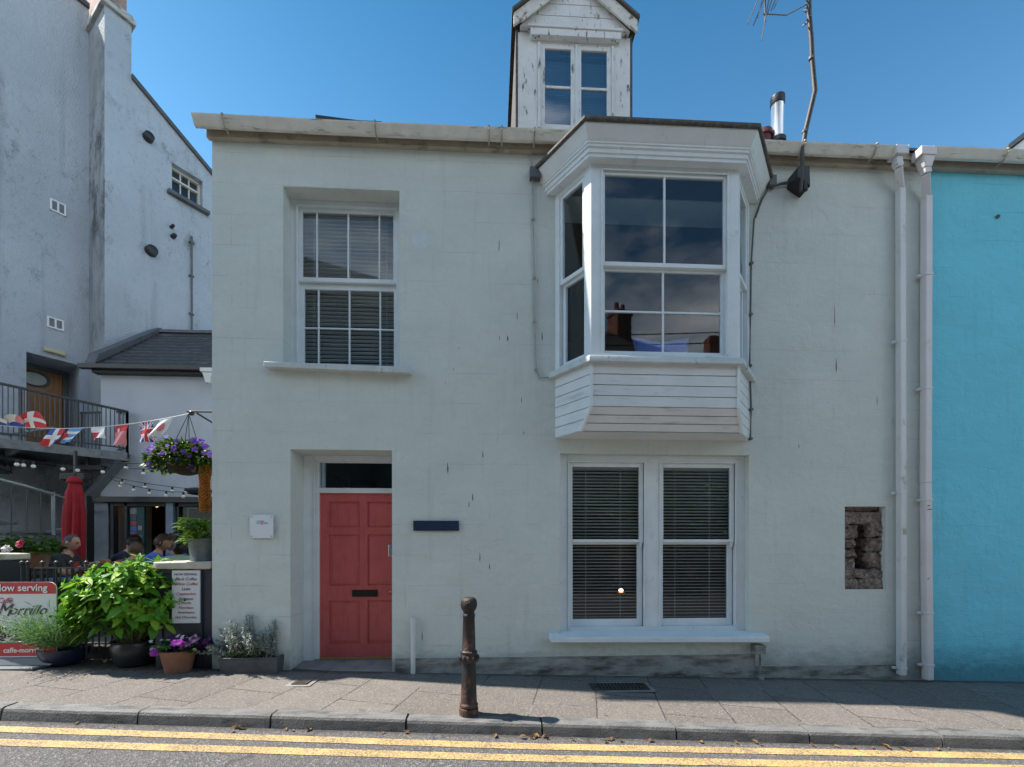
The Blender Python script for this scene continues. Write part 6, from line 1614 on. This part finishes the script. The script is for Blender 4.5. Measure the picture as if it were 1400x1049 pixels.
O2=thing('opposite_terrace','lower terrace roof with chimneys across the street, mirrored at the right','house',(14,-18,0))
mb=MB(); mb.box(11.4,24,-26,-20,-1,10.2); mb.build('wall',pm('grey_render_far',(.42,.42,.4),.8,.08,3),O2)
mb=MB(); mb.prism([(11.3,-19.8,10.2),(11.3,-23,13.4),(11.3,-26.2,10.2)],(13,0,-.6)); o2r=mb.build('roof',pm('brown_slate_low',(.11,.09,.08),.7,.25,7,.5),O2)
for x in (14.2,20): mb=MB(); mb.box(x-.5,x+.5,-23.4,-22.6,12.,14.6); mb.build('chimney',pm('brick_red_low',(.25,.09,.06),.85,.3,12),o2r)
UP=thing('telephone_pole','wooden telephone pole and wire across the street, mirrored in the upper panes','pole',(-4.2,-10.2,0))
mb=MB(); mb.tube([(-4.2,-10.2,-.5),(-4.2,-10.2,8.2)],[.14,.10],12); mb.build('shaft',M['wood'],UP,smooth=40)
mb=MB(); 
for dz in (0,.35): mb.tube([(-4.2+34*(i/16)-17,-10.2,8.0-dz-.7*4*(i/16)*(1-i/16)+1.) for i in range(17)],.018,5)
mb.build('wire',M['black'],UP)

# ------------------------------------------------------------------ light, sky, camera
sv=Vector((-.572,.085,.816)).normalized()
sun=bpy.data.lights.new('sun','SUN'); sun.energy=SUN_E; sun.angle=R(.9); sun.color=(1,.95,.87)
so=bpy.data.objects.new('sun',sun); COL.objects.link(so); so.rotation_euler=(-sv).to_track_quat('-Z','Y').to_euler(); so.location=(-6,0,14)
w=bpy.data.worlds.new('World'); scene.world=w; w.use_nodes=True; t=w.node_tree; t.nodes.clear()
n=lambda k,**kw:[setattr(x:=t.nodes.new(k),a,b) for a,b in kw.items()] and x or t.nodes.new(k)
sky=t.nodes.new('ShaderNodeTexSky'); sky.sky_type='NISHITA'; sky.sun_disc=False
sky.sun_elevation=math.asin(sv.z); sky.sun_rotation=math.atan2(sv.x,sv.y); sky.air_density=1.0; sky.dust_density=.3; sky.ozone_density=3.0
tc=t.nodes.new('ShaderNodeTexCoord')
# broken cloud over the street side of the sky, clear over the roofs
mp=t.nodes.new('ShaderNodeMapping'); mp.inputs['Scale'].default_value=(1.6,1.6,4.2); t.links.new(tc.outputs['Generated'],mp.inputs[0])
nz=t.nodes.new('ShaderNodeTexNoise'); nz.inputs['Scale'].default_value=1.5; nz.inputs['Detail'].default_value=7; nz.inputs['Roughness'].default_value=.58; t.links.new(mp.outputs[0],nz.inputs['Vector'])
sx_=t.nodes.new('ShaderNodeSeparateXYZ'); t.links.new(tc.outputs['Generated'],sx_.inputs[0])
side=t.nodes.new('ShaderNodeMapRange'); t.links.new(sx_.outputs[1],side.inputs[0])
for i,vv in enumerate((.18,-.35,-.35,.22)): side.inputs[i+1].default_value=vv
hi=t.nodes.new('ShaderNodeMapRange'); t.links.new(sx_.outputs[2],hi.inputs[0])
for i,vv in enumerate((.55,.85,0,-.30)): hi.inputs[i+1].default_value=vv
ah=t.nodes.new('ShaderNodeMath'); ah.operation='ADD'; t.links.new(side.outputs[0],ah.inputs[0]); t.links.new(hi.outputs[0],ah.inputs[1])
ad=t.nodes.new('ShaderNodeMath'); ad.operation='ADD'; t.links.new(nz.outputs[0],ad.inputs[0]); t.links.new(ah.outputs[0],ad.inputs[1])
cl_=t.nodes.new('ShaderNodeMapRange'); t.links.new(ad.outputs[0],cl_.inputs[0])
for i,vv in enumerate((.60,.86,0,.9)): cl_.inputs[i+1].default_value=vv
cc_=t.nodes.new('ShaderNodeMix'); cc_.data_type='RGBA'; t.links.new(nz.outputs[0],cc_.inputs[0]); cc_.inputs[6].default_value=(3.4,3.55,3.9,1); cc_.inputs[7].default_value=(CLOUD,CLOUD*.985,CLOUD*.96,1)
sg_=t.nodes.new('ShaderNodeMix'); sg_.data_type='RGBA'; sg_.blend_type='MULTIPLY'; sg_.inputs[0].default_value=1; t.links.new(sky.outputs[0],sg_.inputs[6]); tn=t.nodes.new('ShaderNodeMapRange'); t.links.new(sx_.outputs[2],tn.inputs[0]); tn.inputs[1].default_value=.50; tn.inputs[2].default_value=.80
tm=t.nodes.new('ShaderNodeMix'); tm.data_type='RGBA'; t.links.new(tn.outputs[0],tm.inputs[0]); tm.inputs[6].default_value=(*SKYT,1); tm.inputs[7].default_value=(*SKYH,1); t.links.new(tm.outputs[2],sg_.inputs[7])
mx=t.nodes.new('ShaderNodeMix'); mx.data_type='RGBA'; t.links.new(cl_.outputs[0],mx.inputs[0]); t.links.new(sg_.outputs[2],mx.inputs[6]); t.links.new(cc_.outputs[2],mx.inputs[7])
bg=t.nodes.new('ShaderNodeBackground'); bg.inputs[1].default_value=SKY_S; t.links.new(mx.outputs[2],bg.inputs[0])
ow=t.nodes.new('ShaderNodeOutputWorld'); t.links.new(bg.outputs[0],ow.inputs[0])

cam=bpy.data.cameras.new('camera'); cam.sensor_width=36; cam.lens=600/1400*36; cam.shift_y=(745-524.5)/1400; cam.clip_end=600; cam.clip_start=.05
co=bpy.data.objects.new('camera',cam); COL.objects.link(co); co.location=(0,-5,EYE); co.rotation_euler=(PI/2,0,-TH); scene.camera=co
vs=scene.view_settings; vs.view_transform='Standard'; vs.look='None'; vs.gamma=1; vs.use_curve_mapping=False; vs.exposure=EXPO
scene.cycles.max_bounces=8; scene.cycles.transparent_max_bounces=12
